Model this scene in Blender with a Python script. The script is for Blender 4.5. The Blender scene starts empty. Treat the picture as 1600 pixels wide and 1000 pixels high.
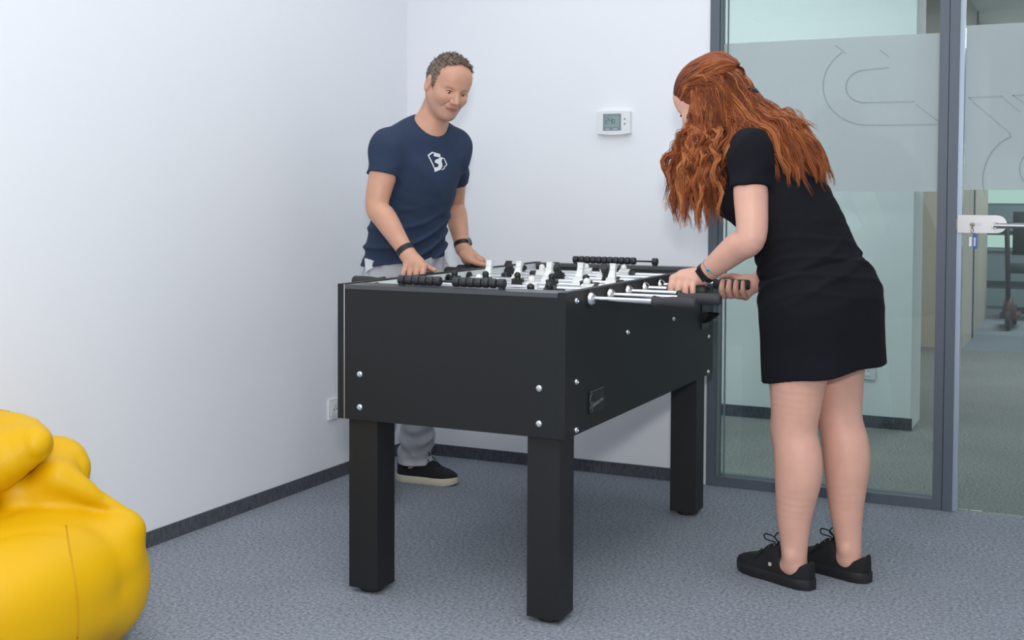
import bpy, bmesh, math, random
import numpy as np
from mathutils import Vector, Matrix

random.seed(7)
rng = np.random.default_rng(11)
SC = bpy.context.scene
COL = SC.collection

# ------------------------------------------------------------------ camera
CAM_LOC = np.array([2.8366, 0.0, 1.18])
CAM_F, CAM_PITCH, CAM_ROLL, CAM_YAW, CAM_Y0 = 1906.5083, .0351, .0046, .4442, 373.7322
_cy, _sy = math.cos(CAM_YAW), math.sin(CAM_YAW)
CF = np.array([-_sy*math.cos(CAM_PITCH), _cy*math.cos(CAM_PITCH), -math.sin(CAM_PITCH)])
_R0 = np.array([_cy, _sy, 0.]); _U0 = np.cross(_R0, CF)
CR = _R0*math.cos(CAM_ROLL) + _U0*math.sin(CAM_ROLL)
CU = -_R0*math.sin(CAM_ROLL) + _U0*math.cos(CAM_ROLL)
cd = bpy.data.cameras.new('camera'); cam = bpy.data.objects.new('camera', cd); COL.objects.link(cam)
cd.sensor_width = 36; cd.lens = CAM_F/1600*36; cd.shift_y = -(500-CAM_Y0)/1600
cd.clip_start = .05; cd.clip_end = 100
M = Matrix.Identity(4)
for i in range(3):
    M[i][0] = CR[i]; M[i][1] = CU[i]; M[i][2] = -CF[i]; M[i][3] = CAM_LOC[i]
cam.matrix_world = M
SC.camera = cam

# ------------------------------------------------------------------ world, lights, exposure
SC.view_settings.view_transform = 'Standard'; SC.view_settings.look = 'None'
SC.view_settings.gamma = 1; SC.view_settings.exposure = 0.0
W = bpy.data.worlds.new('world'); SC.world = W; W.use_nodes = True
W.node_tree.nodes['Background'].inputs[0].default_value = (.86, .92, 1.0, 1)
W.node_tree.nodes['Background'].inputs[1].default_value = .66

def area(name, loc, target, sx, sy, power, col=(1, 1, 1), spread=180):
    l = bpy.data.lights.new(name, 'AREA'); l.shape = 'RECTANGLE'; l.size = sx; l.size_y = sy
    l.energy = power; l.color = col; l.spread = math.radians(spread)
    o = bpy.data.objects.new(name, l); COL.objects.link(o); o.location = loc
    d = Vector(target) - Vector(loc)
    o.rotation_euler = d.to_track_quat('-Z', 'Y').to_euler()
    return o
area('flash', (2.86, -.05, 1.52), (1.25, 4.2, 1.0), .16, .16, 44, (1, .99, .97))
area('flash_bounce', (2.3, .7, 2.775), (2.3, .7, 0), 2.0, 1.8, 42, (1, .99, .98))
area('ceiling_bounce', (1.5, 2.9, 2.775), (1.5, 2.9, 0), 2.4, 3.0, 29, (.955, .975, 1))  # added panel standing in for flash light bounced off the ceiling
area('corridor_fill', (1.2, 5.25, 2.70), (1.2, 5.25, 0), 2.6, .5, 42, (.97, 1, 1))  # added fill so the corridor behind the glass is lit, no visible fitting
area('far_corridor_fill', (3.0, 8.6, 2.68), (3.0, 8.6, 0), 1.5, 1.5, 70, (1, .985, .96))  # added fill to brighten the far corridor through the door
area('office_fill', (3.2, 12.4, 2.70), (3.2, 12.4, 0), 1.5, 1.5, 60, (.97, 1, 1))  # added fill that lifts the office at the far end, unseen source

# ------------------------------------------------------------------ helpers
def lin(h):
    if isinstance(h, str):
        h = h.lstrip('#'); c = [int(h[i:i+2], 16)/255 for i in (0, 2, 4)]
    else:
        c = h
    return tuple(x/12.92 if x <= .04045 else ((x+.055)/1.055)**2.4 for x in c) + (1,)

MATS = {}
def mat(name, col, rough=.5, metal=0., bump=0., bscale=200., var=0., vscale=8., coat=0., spec=None, sheen=0., stretch=None, sss=0.):
    m = bpy.data.materials.new(name); m.use_nodes = True
    nt = m.node_tree; b = nt.nodes['Principled BSDF']
    c = lin(col)
    b.inputs['Base Color'].default_value = c
    b.inputs['Roughness'].default_value = rough; b.inputs['Metallic'].default_value = metal
    if coat: b.inputs['Coat Weight'].default_value = coat
    if spec is not None: b.inputs['Specular IOR Level'].default_value = spec
    if sheen: b.inputs['Sheen Weight'].default_value = sheen
    if sss:
        b.inputs['Subsurface Weight'].default_value = sss
        b.inputs['Subsurface Radius'].default_value = (.01, .004, .002)
    if bump or var:
        tc = nt.nodes.new('ShaderNodeTexCoord'); mp = nt.nodes.new('ShaderNodeMapping')
        nt.links.new(tc.outputs['Object'], mp.inputs[0])
        if stretch: mp.inputs['Scale'].default_value = stretch
    if bump:
        n = nt.nodes.new('ShaderNodeTexNoise'); n.inputs['Scale'].default_value = bscale; n.inputs['Detail'].default_value = 3
        nt.links.new(mp.outputs[0], n.inputs['Vector'])
        bp = nt.nodes.new('ShaderNodeBump'); bp.inputs['Strength'].default_value = bump; bp.inputs['Distance'].default_value = .002
        nt.links.new(n.outputs[0], bp.inputs['Height']); nt.links.new(bp.outputs[0], b.inputs['Normal'])
    if var:
        n = nt.nodes.new('ShaderNodeTexNoise'); n.inputs['Scale'].default_value = vscale; n.inputs['Detail'].default_value = 4
        nt.links.new(mp.outputs[0], n.inputs['Vector'])
        r = nt.nodes.new('ShaderNodeValToRGB')
        r.color_ramp.elements[0].position = .3; r.color_ramp.elements[1].position = .7
        r.color_ramp.elements[0].color = tuple(x*(1-var) for x in c[:3]) + (1,)
        r.color_ramp.elements[1].color = tuple(min(1, x*(1+var)) for x in c[:3]) + (1,)
        nt.links.new(n.outputs[0], r.inputs[0]); nt.links.new(r.outputs[0], b.inputs['Base Color'])
    MATS[name] = m
    return m

def emat(name, col, s):
    m = bpy.data.materials.new(name); m.use_nodes = True
    b = m.node_tree.nodes['Principled BSDF']
    b.inputs['Base Color'].default_value = (0, 0, 0, 1)
    b.inputs['Emission Color'].default_value = lin(col); b.inputs['Emission Strength'].default_value = s
    MATS[name] = m; return m

def glassmat(name, tint, frost=None, haze=0.):
    m = bpy.data.materials.new(name); m.use_nodes = True; nt = m.node_tree
    out = nt.nodes['Material Output']; nt.nodes.remove(nt.nodes['Principled BSDF'])
    tr = nt.nodes.new('ShaderNodeBsdfTransparent'); tr.inputs[0].default_value = lin(tint)
    gl = nt.nodes.new('ShaderNodeBsdfGlossy'); gl.inputs['Roughness'].default_value = .0
    gl.inputs[0].default_value = (.95, 1, .98, 1)
    fr = nt.nodes.new('ShaderNodeFresnel'); fr.inputs[0].default_value = 1.5
    base = tr.outputs[0]
    if frost:
        df = nt.nodes.new('ShaderNodeBsdfDiffuse'); df.inputs[0].default_value = lin(frost)
        tl = nt.nodes.new('ShaderNodeBsdfTranslucent'); tl.inputs[0].default_value = lin(frost)
        ma = nt.nodes.new('ShaderNodeMixShader'); ma.inputs[0].default_value = .5
        nt.links.new(df.outputs[0], ma.inputs[1]); nt.links.new(tl.outputs[0], ma.inputs[2])
        mb = nt.nodes.new('ShaderNodeMixShader'); mb.inputs[0].default_value = haze
        nt.links.new(tr.outputs[0], mb.inputs[1]); nt.links.new(ma.outputs[0], mb.inputs[2])
        base = mb.outputs[0]
    mx = nt.nodes.new('ShaderNodeMixShader')
    nt.links.new(fr.outputs[0], mx.inputs[0]); nt.links.new(base, mx.inputs[1]); nt.links.new(gl.outputs[0], mx.inputs[2])
    nt.links.new(mx.outputs[0], out.inputs[0])
    MATS[name] = m; return m

def wloc(o):
    v = Vector((0, 0, 0))
    while o is not None:
        v = v + o.location; o = o.parent
    return v

def tag(o, label=None, cat=None, group=None, kind=None):
    if label: o['label'] = label
    if cat: o['category'] = cat
    if group: o['group'] = group
    if kind: o['kind'] = kind
    return o

def thing(name, loc, label, cat, group=None):
    o = bpy.data.objects.new(name, None); COL.objects.link(o); o.location = loc
    o.empty_display_size = .1
    return tag(o, label, cat, group)

def link(name, me, m, parent=None, loc=None):
    """mesh given in world coordinates -> one object under its parent"""
    o = bpy.data.objects.new(name, me); COL.objects.link(o)
    ms = m if isinstance(m, (list, tuple)) else [m]
    for x in ms: me.materials.append(MATS[x] if isinstance(x, str) else x)
    org = Vector(loc) if loc is not None else (wloc(parent) if parent else Vector((0, 0, 0)))
    me.transform(Matrix.Translation(-org))
    if parent:
        o.parent = parent; o.location = org - wloc(parent)
    else:
        o.location = org
    return o

def obj(name, bm, m, parent=None, loc=None, smooth=False, bevel=0., kind=None):
    if bevel:
        es = [e for e in bm.edges if len(e.link_faces) == 2 and e.calc_face_angle(0) > .6]
        bmesh.ops.bevel(bm, geom=es, offset=bevel, segments=2, profile=.6, affect='EDGES', clamp_overlap=True)
    bmesh.ops.recalc_face_normals(bm, faces=bm.faces[:])
    me = bpy.data.meshes.new(name); bm.to_mesh(me); bm.free()
    if smooth is True:
        for p in me.polygons: p.use_smooth = True
    elif smooth == 'auto':
        for p in me.polygons: p.use_smooth = True
        try: me.set_sharp_from_angle(angle=math.radians(40))
        except Exception: pass
    o = link(name, me, m, parent, loc)
    if kind: o['kind'] = kind
    return o

def BM(): return bmesh.new()

def box(bm, a, b, mtx=None):
    vs = [bm.verts.new((x, y, z)) for x in (a[0], b[0]) for y in (a[1], b[1]) for z in (a[2], b[2])]
    for f in ((0, 1, 3, 2), (4, 6, 7, 5), (0, 4, 5, 1), (2, 3, 7, 6), (0, 2, 6, 4), (1, 5, 7, 3)):
        bm.faces.new([vs[i] for i in f])
    if mtx is not None: bmesh.ops.transform(bm, matrix=mtx, verts=vs)
    return vs

def frame_of(d, up=(0, 0, 1)):
    d = np.array(d, float); d /= np.linalg.norm(d)
    u = np.array(up, float)
    if abs(d @ u) > .97: u = np.array([1., 0, 0])
    a = np.cross(u, d); a /= np.linalg.norm(a); b = np.cross(d, a)
    return a, b, d

def lathe(bm, p0, d, prof, n=20, cap=True):
    """prof: list of (distance along d, radius)"""
    a, b, d = frame_of(d); p0 = np.array(p0, float); rings = []
    for t, r in prof:
        rings.append([bm.verts.new(p0 + d*t + (a*math.cos(2*math.pi*i/n) + b*math.sin(2*math.pi*i/n))*max(r, 1e-5)) for i in range(n)])
    for r0, r1 in zip(rings, rings[1:]):
        for i in range(n): bm.faces.new((r0[i], r0[(i+1) % n], r1[(i+1) % n], r1[i]))
    if cap:
        bm.faces.new(rings[0][::-1]); bm.faces.new(rings[-1])

def tube(bm, pts, rad, n=8, flat=1., up=(0, 0, 1), closed=False):
    pts = np.array(pts, float); k = len(pts)
    rad = np.broadcast_to(np.array(rad, float), (k,)); rings = []
    for i in range(k):
        t = (pts[(i+1) % k] - pts[i-1]) if closed else pts[min(i+1, k-1)] - pts[max(i-1, 0)]
        a, b, _ = frame_of(t, up)
        rings.append([bm.verts.new(pts[i] + (a*math.cos(2*math.pi*j/n) + b*flat*math.sin(2*math.pi*j/n))*rad[i]) for j in range(n)])
    prs = list(zip(rings, rings[1:])) + ([(rings[-1], rings[0])] if closed else [])
    for r0, r1 in prs:
        for j in range(n): bm.faces.new((r0[j], r0[(j+1) % n], r1[(j+1) % n], r1[j]))
    if not closed:
        bm.faces.new(rings[0][::-1]); bm.faces.new(rings[-1])

def extrude_poly(bm, pts2, org, ux, uy, depth):
    """polygon in plane (ux,uy) at org, extruded by vector depth"""
    org = np.array(org, float); ux = np.array(ux, float); uy = np.array(uy, float); dp = np.array(depth, float)
    A = [bm.verts.new(org + ux*p[0] + uy*p[1]) for p in pts2]
    B = [bm.verts.new(org + ux*p[0] + uy*p[1] + dp) for p in pts2]
    bm.faces.new(A); bm.faces.new(B[::-1]); n = len(A)
    for i in range(n): bm.faces.new((A[i], B[i], B[(i+1) % n], A[(i+1) % n]))

def copy_tree(o, parent=None):
    c = o.copy(); COL.objects.link(c)
    if parent: c.parent = parent
    for ch in list(o.children): copy_tree(ch, c)
    return c

def spline(pts, n):
    """Catmull-Rom through pts, n samples"""
    P = np.array(pts, float); P = np.vstack([2*P[0]-P[1], P, 2*P[-1]-P[-2]])
    m = len(P)-3; t = np.linspace(0, m-1e-6, n); i = t.astype(int); f = (t-i)[:, None]
    p0, p1, p2, p3 = P[i], P[i+1], P[i+2], P[i+3]
    return .5*((2*p1) + (-p0+p2)*f + (2*p0-5*p1+4*p2-p3)*f**2 + (-p0+3*p1-3*p2+p3)*f**3)

# ------------------------------------------------------------------ distance-field modelling (bodies, clothes, soft things)
class Vol:
    def __init__(s, xs, ys, zs):
        s.ax = [np.asarray(a, np.float32) for a in (xs, ys, zs)]
        s.D = np.full([len(a) for a in s.ax], 1., np.float32)
    def sub(s, lo, hi):
        sl = tuple(slice(max(0, np.searchsorted(a, l)-1), np.searchsorted(a, h)+1) for a, l, h in zip(s.ax, lo, hi))
        g = [s.ax[i][sl[i]] for i in range(3)]
        return sl, g[0][:, None, None], g[1][None, :, None], g[2][None, None, :]
    def put(s, sl, d, k, op):
        a = s.D[sl]
        if op == 'add':
            if k > 0:
                h = np.clip(.5+.5*(a-d)/k, 0, 1); s.D[sl] = a*(1-h)+d*h-k*h*(1-h)
            else: s.D[sl] = np.minimum(a, d)
        elif op == 'cut':
            d = -d
            if k > 0:
                h = np.clip(.5-.5*(a-d)/k, 0, 1); s.D[sl] = a*(1-h)+d*h+k*h*(1-h)
            else: s.D[sl] = np.maximum(a, d)
    def cone(s, p0, p1, r0, r1, k=.02, sq=None, op='add', infl=0.):
        p0 = np.array(p0, float); p1 = np.array(p1, float); r0 += infl; r1 += infl
        m = max(r0, r1)*(max(1., sq[1]) if sq else 1.)+k+.012
        sl, X, Y, Z = s.sub(np.minimum(p0, p1)-m, np.maximum(p0, p1)+m)
        e = p1-p0; L = max(e@e, 1e-12)
        t = np.clip(((X-p0[0])*e[0]+(Y-p0[1])*e[1]+(Z-p0[2])*e[2])/L, 0, 1)
        vx = X-p0[0]-t*e[0]; vy = Y-p0[1]-t*e[1]; vz = Z-p0[2]-t*e[2]
        f = 1.
        if sq:
            n = np.array(sq[0], float); n /= np.linalg.norm(n); q = (vx*n[0]+vy*n[1]+vz*n[2])*(1/sq[1]-1)
            vx = vx+q*n[0]; vy = vy+q*n[1]; vz = vz+q*n[2]; f = min(1., sq[1])
        d = (np.sqrt(vx*vx+vy*vy+vz*vz)-(r0+(r1-r0)*t))
        if sq: d = d*f
        s.put(sl, d.astype(np.float32), k, op)
    def chain(s, pts, rad, k=.01, sq=None, op='add', infl=0., smooth=True):
        """one tapered tube through all the points, joined to the rest once"""
        P = np.array(pts, float); r = np.array(rad, float)+infl
        if smooth and len(P) > 2:
            q = spline(np.hstack([P, r[:, None]]), (len(P)-1)*5+1); P = q[:, :3]; r = q[:, 3]
        m = r.max()+k+.012
        sl, X, Y, Z = s.sub(P.min(0)-m, P.max(0)+m)
        d = None
        if sq: n = np.array(sq[0], float); n /= np.linalg.norm(n)
        for i in range(len(P)-1):
            p0, e = P[i], P[i+1]-P[i]; L = max(e@e, 1e-12)
            t = np.clip(((X-p0[0])*e[0]+(Y-p0[1])*e[1]+(Z-p0[2])*e[2])/L, 0, 1)
            vx = X-p0[0]-t*e[0]; vy = Y-p0[1]-t*e[1]; vz = Z-p0[2]-t*e[2]
            if sq:
                q = (vx*n[0]+vy*n[1]+vz*n[2])*(1/sq[1]-1); vx = vx+q*n[0]; vy = vy+q*n[1]; vz = vz+q*n[2]
            c = (np.sqrt(vx*vx+vy*vy+vz*vz)-(r[i]+(r[i+1]-r[i])*t)).astype(np.float32)
            if sq: c = c*min(1., sq[1])
            d = c if d is None else np.minimum(d, c)
        s.put(sl, d, k, op)
    def sell(s, c, r, n=2.8, k=.02):
        """super-ellipsoid: a cushion with fuller corners"""
        c = np.array(c, float); m = max(r)+k+.012
        sl, X, Y, Z = s.sub(c-m, c+m)
        k0 = (np.abs((X-c[0])/r[0])**n+np.abs((Y-c[1])/r[1])**n+np.abs((Z-c[2])/r[2])**n)**(1/n)
        s.put(sl, ((k0-1)*min(r)).astype(np.float32), k, 'add')
    def ell(s, c, r, R=None, k=.02, op='add', infl=0.):
        c = np.array(c, float); r = np.array(r, float)+infl; m = r.max()+k+.012
        sl, X, Y, Z = s.sub(c-m, c+m)
        R = np.eye(3) if R is None else np.array(R)
        x = X-c[0]; y = Y-c[1]; z = Z-c[2]
        u = [(R[i][0]*x+R[i][1]*y+R[i][2]*z) for i in range(3)]
        k0 = np.sqrt(sum((u[i]/r[i])**2 for i in range(3))); k1 = np.sqrt(sum((u[i]/r[i]**2)**2 for i in range(3)))+1e-9
        s.put(sl, (k0*(k0-1)/k1).astype(np.float32), k, op)
    def plane(s, p, n, k=0.):
        """keep the side the normal n points away from"""
        n = np.array(n, float); n /= np.linalg.norm(n)
        X, Y, Z = s.ax[0][:, None, None], s.ax[1][None, :, None], s.ax[2][None, None, :]
        d = ((X-p[0])*n[0]+(Y-p[1])*n[1]+(Z-p[2])*n[2]).astype(np.float32)
        s.D = np.maximum(s.D, d) if not k else s._smax(s.D, d, k)
    @staticmethod
    def _smax(a, b, k):
        h = np.clip(.5-.5*(a-b)/k, 0, 1); return a*(1-h)+b*h+k*h*(1-h)
    def displace(s, fn, band=.03):
        X, Y, Z = s.ax[0][:, None, None], s.ax[1][None, :, None], s.ax[2][None, None, :]
        m = np.abs(s.D) < band
        i = np.nonzero(m)
        s.D[i] += fn(s.ax[0][i[0]], s.ax[1][i[1]], s.ax[2][i[2]]).astype(np.float32)
    def mesh(s, name, relax=1):
        D = s.D; ins = D < 0
        D = np.where(D == 0, 1e-6, D)
        cnt = np.zeros([n-1 for n in D.shape], np.int8)
        for a in (0, 1):
            for b in (0, 1):
                for c in (0, 1):
                    cnt += ins[a:D.shape[0]-1+a, b:D.shape[1]-1+b, c:D.shape[2]-1+c]
        act = np.argwhere((cnt > 0) & (cnt < 8)); N = len(act)
        ids = np.full(cnt.shape, -1, np.int32); ids[tuple(act.T)] = np.arange(N)
        corner = [(a, b, c) for a in (0, 1) for b in (0, 1) for c in (0, 1)]
        val = np.stack([D[act[:, 0]+a, act[:, 1]+b, act[:, 2]+c] for a, b, c in corner], 1)
        acc = np.zeros((N, 3)); num = np.zeros(N)
        for i in range(8):
            for j in range(i+1, 8):
                df = [corner[j][q]-corner[i][q] for q in range(3)]
                if sum(map(abs, df)) != 1: continue
                va, vb = val[:, i], val[:, j]; m = (va < 0) != (vb < 0)
                t = va[m]/(va[m]-vb[m])
                acc[m] += np.array(corner[i])+t[:, None]*np.array(df); num[m] += 1
        P = act+acc/num[:, None]
        V = np.stack([np.interp(P[:, q], np.arange(len(s.ax[q])), s.ax[q]) for q in range(3)], 1)
        F = []
        for ax in range(3):
            o1, o2 = [(1, 2), (2, 0), (0, 1)][ax]
            sa = [slice(None)]*3; sb = [slice(None)]*3; sa[ax] = slice(0, -1); sb[ax] = slice(1, None)
            A, B = ins[tuple(sa)], ins[tuple(sb)]
            e = np.argwhere(A != B)
            e = e[(e[:, o1] > 0) & (e[:, o2] > 0) & (e[:, o1] < D.shape[o1]-1) & (e[:, o2] < D.shape[o2]-1)]
            fl = A[tuple(e.T)]
            q = []
            for d1, d2 in ((1, 1), (0, 1), (0, 0), (1, 0)):
                c = e.copy(); c[:, o1] -= d1; c[:, o2] -= d2; q.append(ids[tuple(c.T)])
            q = np.stack(q, 1)
            q[~fl] = q[~fl][:, ::-1]
            F.append(q)
        F = np.vstack(F)
        for _ in range(relax):
            E = np.vstack([F[:, [0, 1]], F[:, [1, 2]], F[:, [2, 3]], F[:, [3, 0]]])
            dg = np.bincount(E.ravel(), minlength=N).astype(float)
            nb = np.stack([np.bincount(E[:, 0], V[E[:, 1], q], N)+np.bincount(E[:, 1], V[E[:, 0], q], N) for q in range(3)], 1)
            V = V*.5+.5*nb/np.maximum(dg, 1)[:, None]
        return npmesh(name, V, F)

def npmesh(name, V, F):
    me = bpy.data.meshes.new(name); n = F.shape[1]
    me.vertices.add(len(V)); me.vertices.foreach_set('co', np.asarray(V, np.float32).ravel())
    me.loops.add(F.size); me.loops.foreach_set('vertex_index', np.asarray(F, np.int32).ravel())
    me.polygons.add(len(F)); me.polygons.foreach_set('loop_start', np.arange(0, F.size, n, dtype=np.int32))
    me.polygons.foreach_set('use_smooth', np.ones(len(F), bool))
    me.update(calc_edges=True)
    return me

def centers(me):
    c = np.empty(len(me.polygons)*3, np.float32); me.polygons.foreach_get('center', c); return c.reshape(-1, 3)
def set_mi(me, mi): me.polygons.foreach_set('material_index', np.asarray(mi, np.int32)); me.update()

# ------------------------------------------------------------------ materials
mat('white_paint', '#eff2f7', .75, bump=.08, bscale=260)
mat('white_ceiling', '#f0f1f2', .8)
mat('corridor_paint', '#e9efed', .75)
mat('beige_paint', '#c8bfb0', .75)
mat('black_board', '#202326', .48, bump=.05, bscale=420, stretch=(1, 1, .25), spec=.28)
mat('black_edge', '#17191b', .45)
mat('leg_black', '#16181a', .5, bump=.06, bscale=300)
mat('alu_strip', '#c9cdd2', .3, .9)
mat('rail_grey', '#45494e', .35)
mat('lining_white', '#d5dedd', .35)
mat('field_white', '#e4e8ea', .3)
mat('chrome', '#e8eaec', .12, 1.)
mat('bolt_steel', '#d8e2e6', .22, 1.)
mat('grip_rubber', '#2b2c31', .62, bump=.05, bscale=500)
mat('black_plastic', '#1a1b1d', .4)
mat('bead_plastic', '#2b2e32', .45)
mat('player_white', '#e9ebe9', .35)
mat('player_black', '#1b1d1f', .4)
mat('plate_dark', '#0d0f10', .25)
mat('plate_mark', '#5f6668', .4)
mat('frame_grey', '#5b646f', .45, .15)
mat('frame_edge', '#a9b7c9', .35, .3)
mat('gasket', '#717f84', .6)
mat('steel_brushed', '#b4b4b6', .4, .9, bump=.03, bscale=300, stretch=(1, 1, 12))
mat('switch_white', '#e9ebee', .4)
mat('lcd_green', '#8fa5a4', .25)
mat('lcd_dark', '#7c8f9a', .3)
mat('lcd_ink', '#4d6468', .5)
mat('key_blue', '#1258b4', .4)
mat('brass_dark', '#7a6a50', .35, .9)
mat('yellow_vinyl', '#dcab00', .46, bump=.12, bscale=420, spec=.28)
mat('yellow_seam', '#c99500', .45)
mat('navy_cotton', '#273751', .9, bump=.25, bscale=900, var=.06, vscale=30)
mat('print_white', '#dfe3e8', .7)
mat('grey_denim', '#b5b7bd', .9, bump=.3, bscale=700, var=.07, vscale=25)
mat('skin_man', '#cf9c83', .5, var=.06, vscale=25, sss=.06, bump=.05, bscale=300)
mat('skin_woman', '#dba996', .5, var=.04, vscale=25, sss=.06, bump=.04, bscale=300)
mat('lip', '#b06a62', .45)
def beard_shadow():
    # shaved beard: a faint greyer skin tone on jaw and upper lip, carried by a point attribute
    nt = MATS['skin_man'].node_tree; b = nt.nodes['Principled BSDF']
    src = b.inputs['Base Color'].links[0].from_socket
    a = nt.nodes.new('ShaderNodeAttribute'); a.attribute_name = 'stubble'
    mx = nt.nodes.new('ShaderNodeMix'); mx.data_type = 'RGBA'; mx.inputs[7].default_value = lin('#a88b7e')
    nt.links.new(a.outputs['Fac'], mx.inputs[0]); nt.links.new(src, mx.inputs[6]); nt.links.new(mx.outputs[2], b.inputs['Base Color'])
beard_shadow()
mat('eye_white', '#d9d4d0', .2)
mat('eye_dark', '#2c2520', .2)
mat('man_hair', '#7d6d62', .6, var=.25, vscale=160)
mat('brow_hair', '#7d6350', .7)
mat('black_knit', '#13131b', .92, spec=.25, bump=.25, bscale=900, var=.06, vscale=30)
mat('shoe_black', '#141519', .85, bump=.3, bscale=600)
mat('rubber_black', '#1b1d22', .55)
mat('sole_cream', '#cfc9b2', .6)
mat('lace_black', '#101114', .8)
mat('eyelet', '#6d7478', .35, .8)
mat('band_black', '#1b1c20', .55)
mat('watch_steel', '#9aa0a6', .25, 1.)
mat('bead_blue', '#2aa6d8', .3)
mat('cord_grey', '#7c8794', .6)
mat('carpet_strip', '#4d525a', .95, bump=.5, bscale=500, var=.35, vscale=150, stretch=(1, 1, .25))
mat('office_grey', '#93a5a8', .6)
mat('office_dark', '#3d474d', .6)
mat('scooter_black', '#23262a', .5)
mat('scooter_brown', '#5b4038', .5)
emat('daylight_pane', '#d4f5e6', 1.0)
glassmat('clear_glass', '#dfe6e7')
glassmat('frosted_film', '#eff4f4', '#e8f0f3', .72)
glassmat('film_cut', '#cfd8d6')

def carpet(name, c0, c1):
    m = bpy.data.materials.new(name); m.use_nodes = True; nt = m.node_tree; b = nt.nodes['Principled BSDF']
    b.inputs['Roughness'].default_value = .97; b.inputs['Specular IOR Level'].default_value = .1
    tc = nt.nodes.new('ShaderNodeTexCoord')
    n1 = nt.nodes.new('ShaderNodeTexNoise'); n1.inputs['Scale'].default_value = 95; n1.inputs['Detail'].default_value = 5; n1.inputs['Roughness'].default_value = .75
    n2 = nt.nodes.new('ShaderNodeTexNoise'); n2.inputs['Scale'].default_value = 2.2; n2.inputs['Detail'].default_value = 3
    for n in (n1, n2): nt.links.new(tc.outputs['Object'], n.inputs['Vector'])
    r = nt.nodes.new('ShaderNodeValToRGB')
    r.color_ramp.elements[0].position = .34; r.color_ramp.elements[0].color = lin(c0)
    r.color_ramp.elements[1].position = .66; r.color_ramp.elements[1].color = lin(c1)
    nt.links.new(n1.outputs[0], r.inputs[0])
    mx = nt.nodes.new('ShaderNodeMix'); mx.data_type = 'RGBA'; mx.blend_type = 'MULTIPLY'; mx.inputs[0].default_value = .25
    nt.links.new(r.outputs[0], mx.inputs[6]); nt.links.new(n2.outputs[0], mx.inputs[7]); nt.links.new(mx.outputs[2], b.inputs['Base Color'])
    bp = nt.nodes.new('ShaderNodeBump'); bp.inputs['Strength'].default_value = .6; bp.inputs['Distance'].default_value = .004
    nt.links.new(n1.outputs[0], bp.inputs['Height']); nt.links.new(bp.outputs[0], b.inputs['Normal'])
    MATS[name] = m
carpet('carpet_grey', '#656d78', '#b4bbc5')
carpet('carpet_corridor', '#6a6d68', '#b0b3b0')

# ------------------------------------------------------------------ the room
YB = 4.84            # front face of back wall and glass partition
XE = 1.4236          # where the white back wall ends
CEIL = 2.8
def wallbox(name, a, b, m, kind='structure', bevel=0.):
    bm = BM(); box(bm, a, b); return obj(name, bm, m, kind=kind, bevel=bevel)
wallbox('floor', (-.1, -1.6, -.05), (6, YB+.02, 0), 'carpet_grey')
wallbox('floor_corridor', (-3, YB+.02, -.05), (8, 10.1, 0), 'carpet_corridor')
wallbox('floor_office', (-3, 10.1, -.05), (8, 18, 0), 'carpet_grey')
wallbox('wall_left', (-.12, -1.6, 0), (0, YB+.1, CEIL), 'white_paint')
wallbox('wall_back', (0, YB, 0), (XE, YB+.1, CEIL), 'white_paint')
wallbox('ceiling', (-.12, -1.6, CEIL), (6, YB+.1, CEIL+.05), 'white_ceiling')
wallbox('ceiling_corridor', (-3, YB+.1, 2.75), (8, 18, 2.8), 'white_ceiling')
wallbox('baseboard_left', (0, -1.6, 0), (.008, YB, .052), 'carpet_strip')
wallbox('baseboard_back', (.008, YB-.008, 0), (1.385, YB, .052), 'carpet_strip')

# glazed partition: window_1 with its frame, pane, frosted band
def window():
    w = thing('window_1', (1.9, YB, 0), None, None); w['kind'] = 'structure'
    d0, d1 = YB-.012, YB+.075
    bm = BM()
    box(bm, (XE, d0, 0), (1.462, d1, CEIL))
    box(bm, (1.462, d0, 0), (2.307, d1, .04))
    box(bm, (1.462, d0, 2.7), (2.307, d1, CEIL))
    obj('frame', bm, 'frame_grey', w, bevel=.002)
    bm = BM(); box(bm, (1.462, YB+.006, .04), (1.470, YB+.03, 2.7)); box(bm, (1.486, YB+.02, .04), (1.4895, YB+.034, 2.7)); obj('gasket', bm, 'gasket', w)
    bm = BM(); box(bm, (1.462, YB+.03, .04), (2.307, YB+.038, 2.7)); obj('pane', bm, 'clear_glass', w)
    bm = BM(); box(bm, (1.470, YB+.0275, 1.205), (2.307, YB+.029, 1.803)); obj('frosted_band', bm, 'frosted_film', w)
    m = thing('door_frame', (2.34, YB, 0), None, None)
    m.name = 'trim_1'; m['kind'] = 'structure'
    bm = BM(); box(bm, (2.307, d0, 0), (2.341, d1, CEIL)); box(bm, (2.3435, d0-.004, 0), (2.377, d1, CEIL)); obj('post', bm, 'frame_grey', m, bevel=.002)
    bm = BM(); box(bm, (2.377, YB+.004, 0), (2.3945, YB+.04, CEIL)); obj('rebate', bm, 'frame_edge', m, bevel=.002)
    return w
WIN = window()

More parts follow.
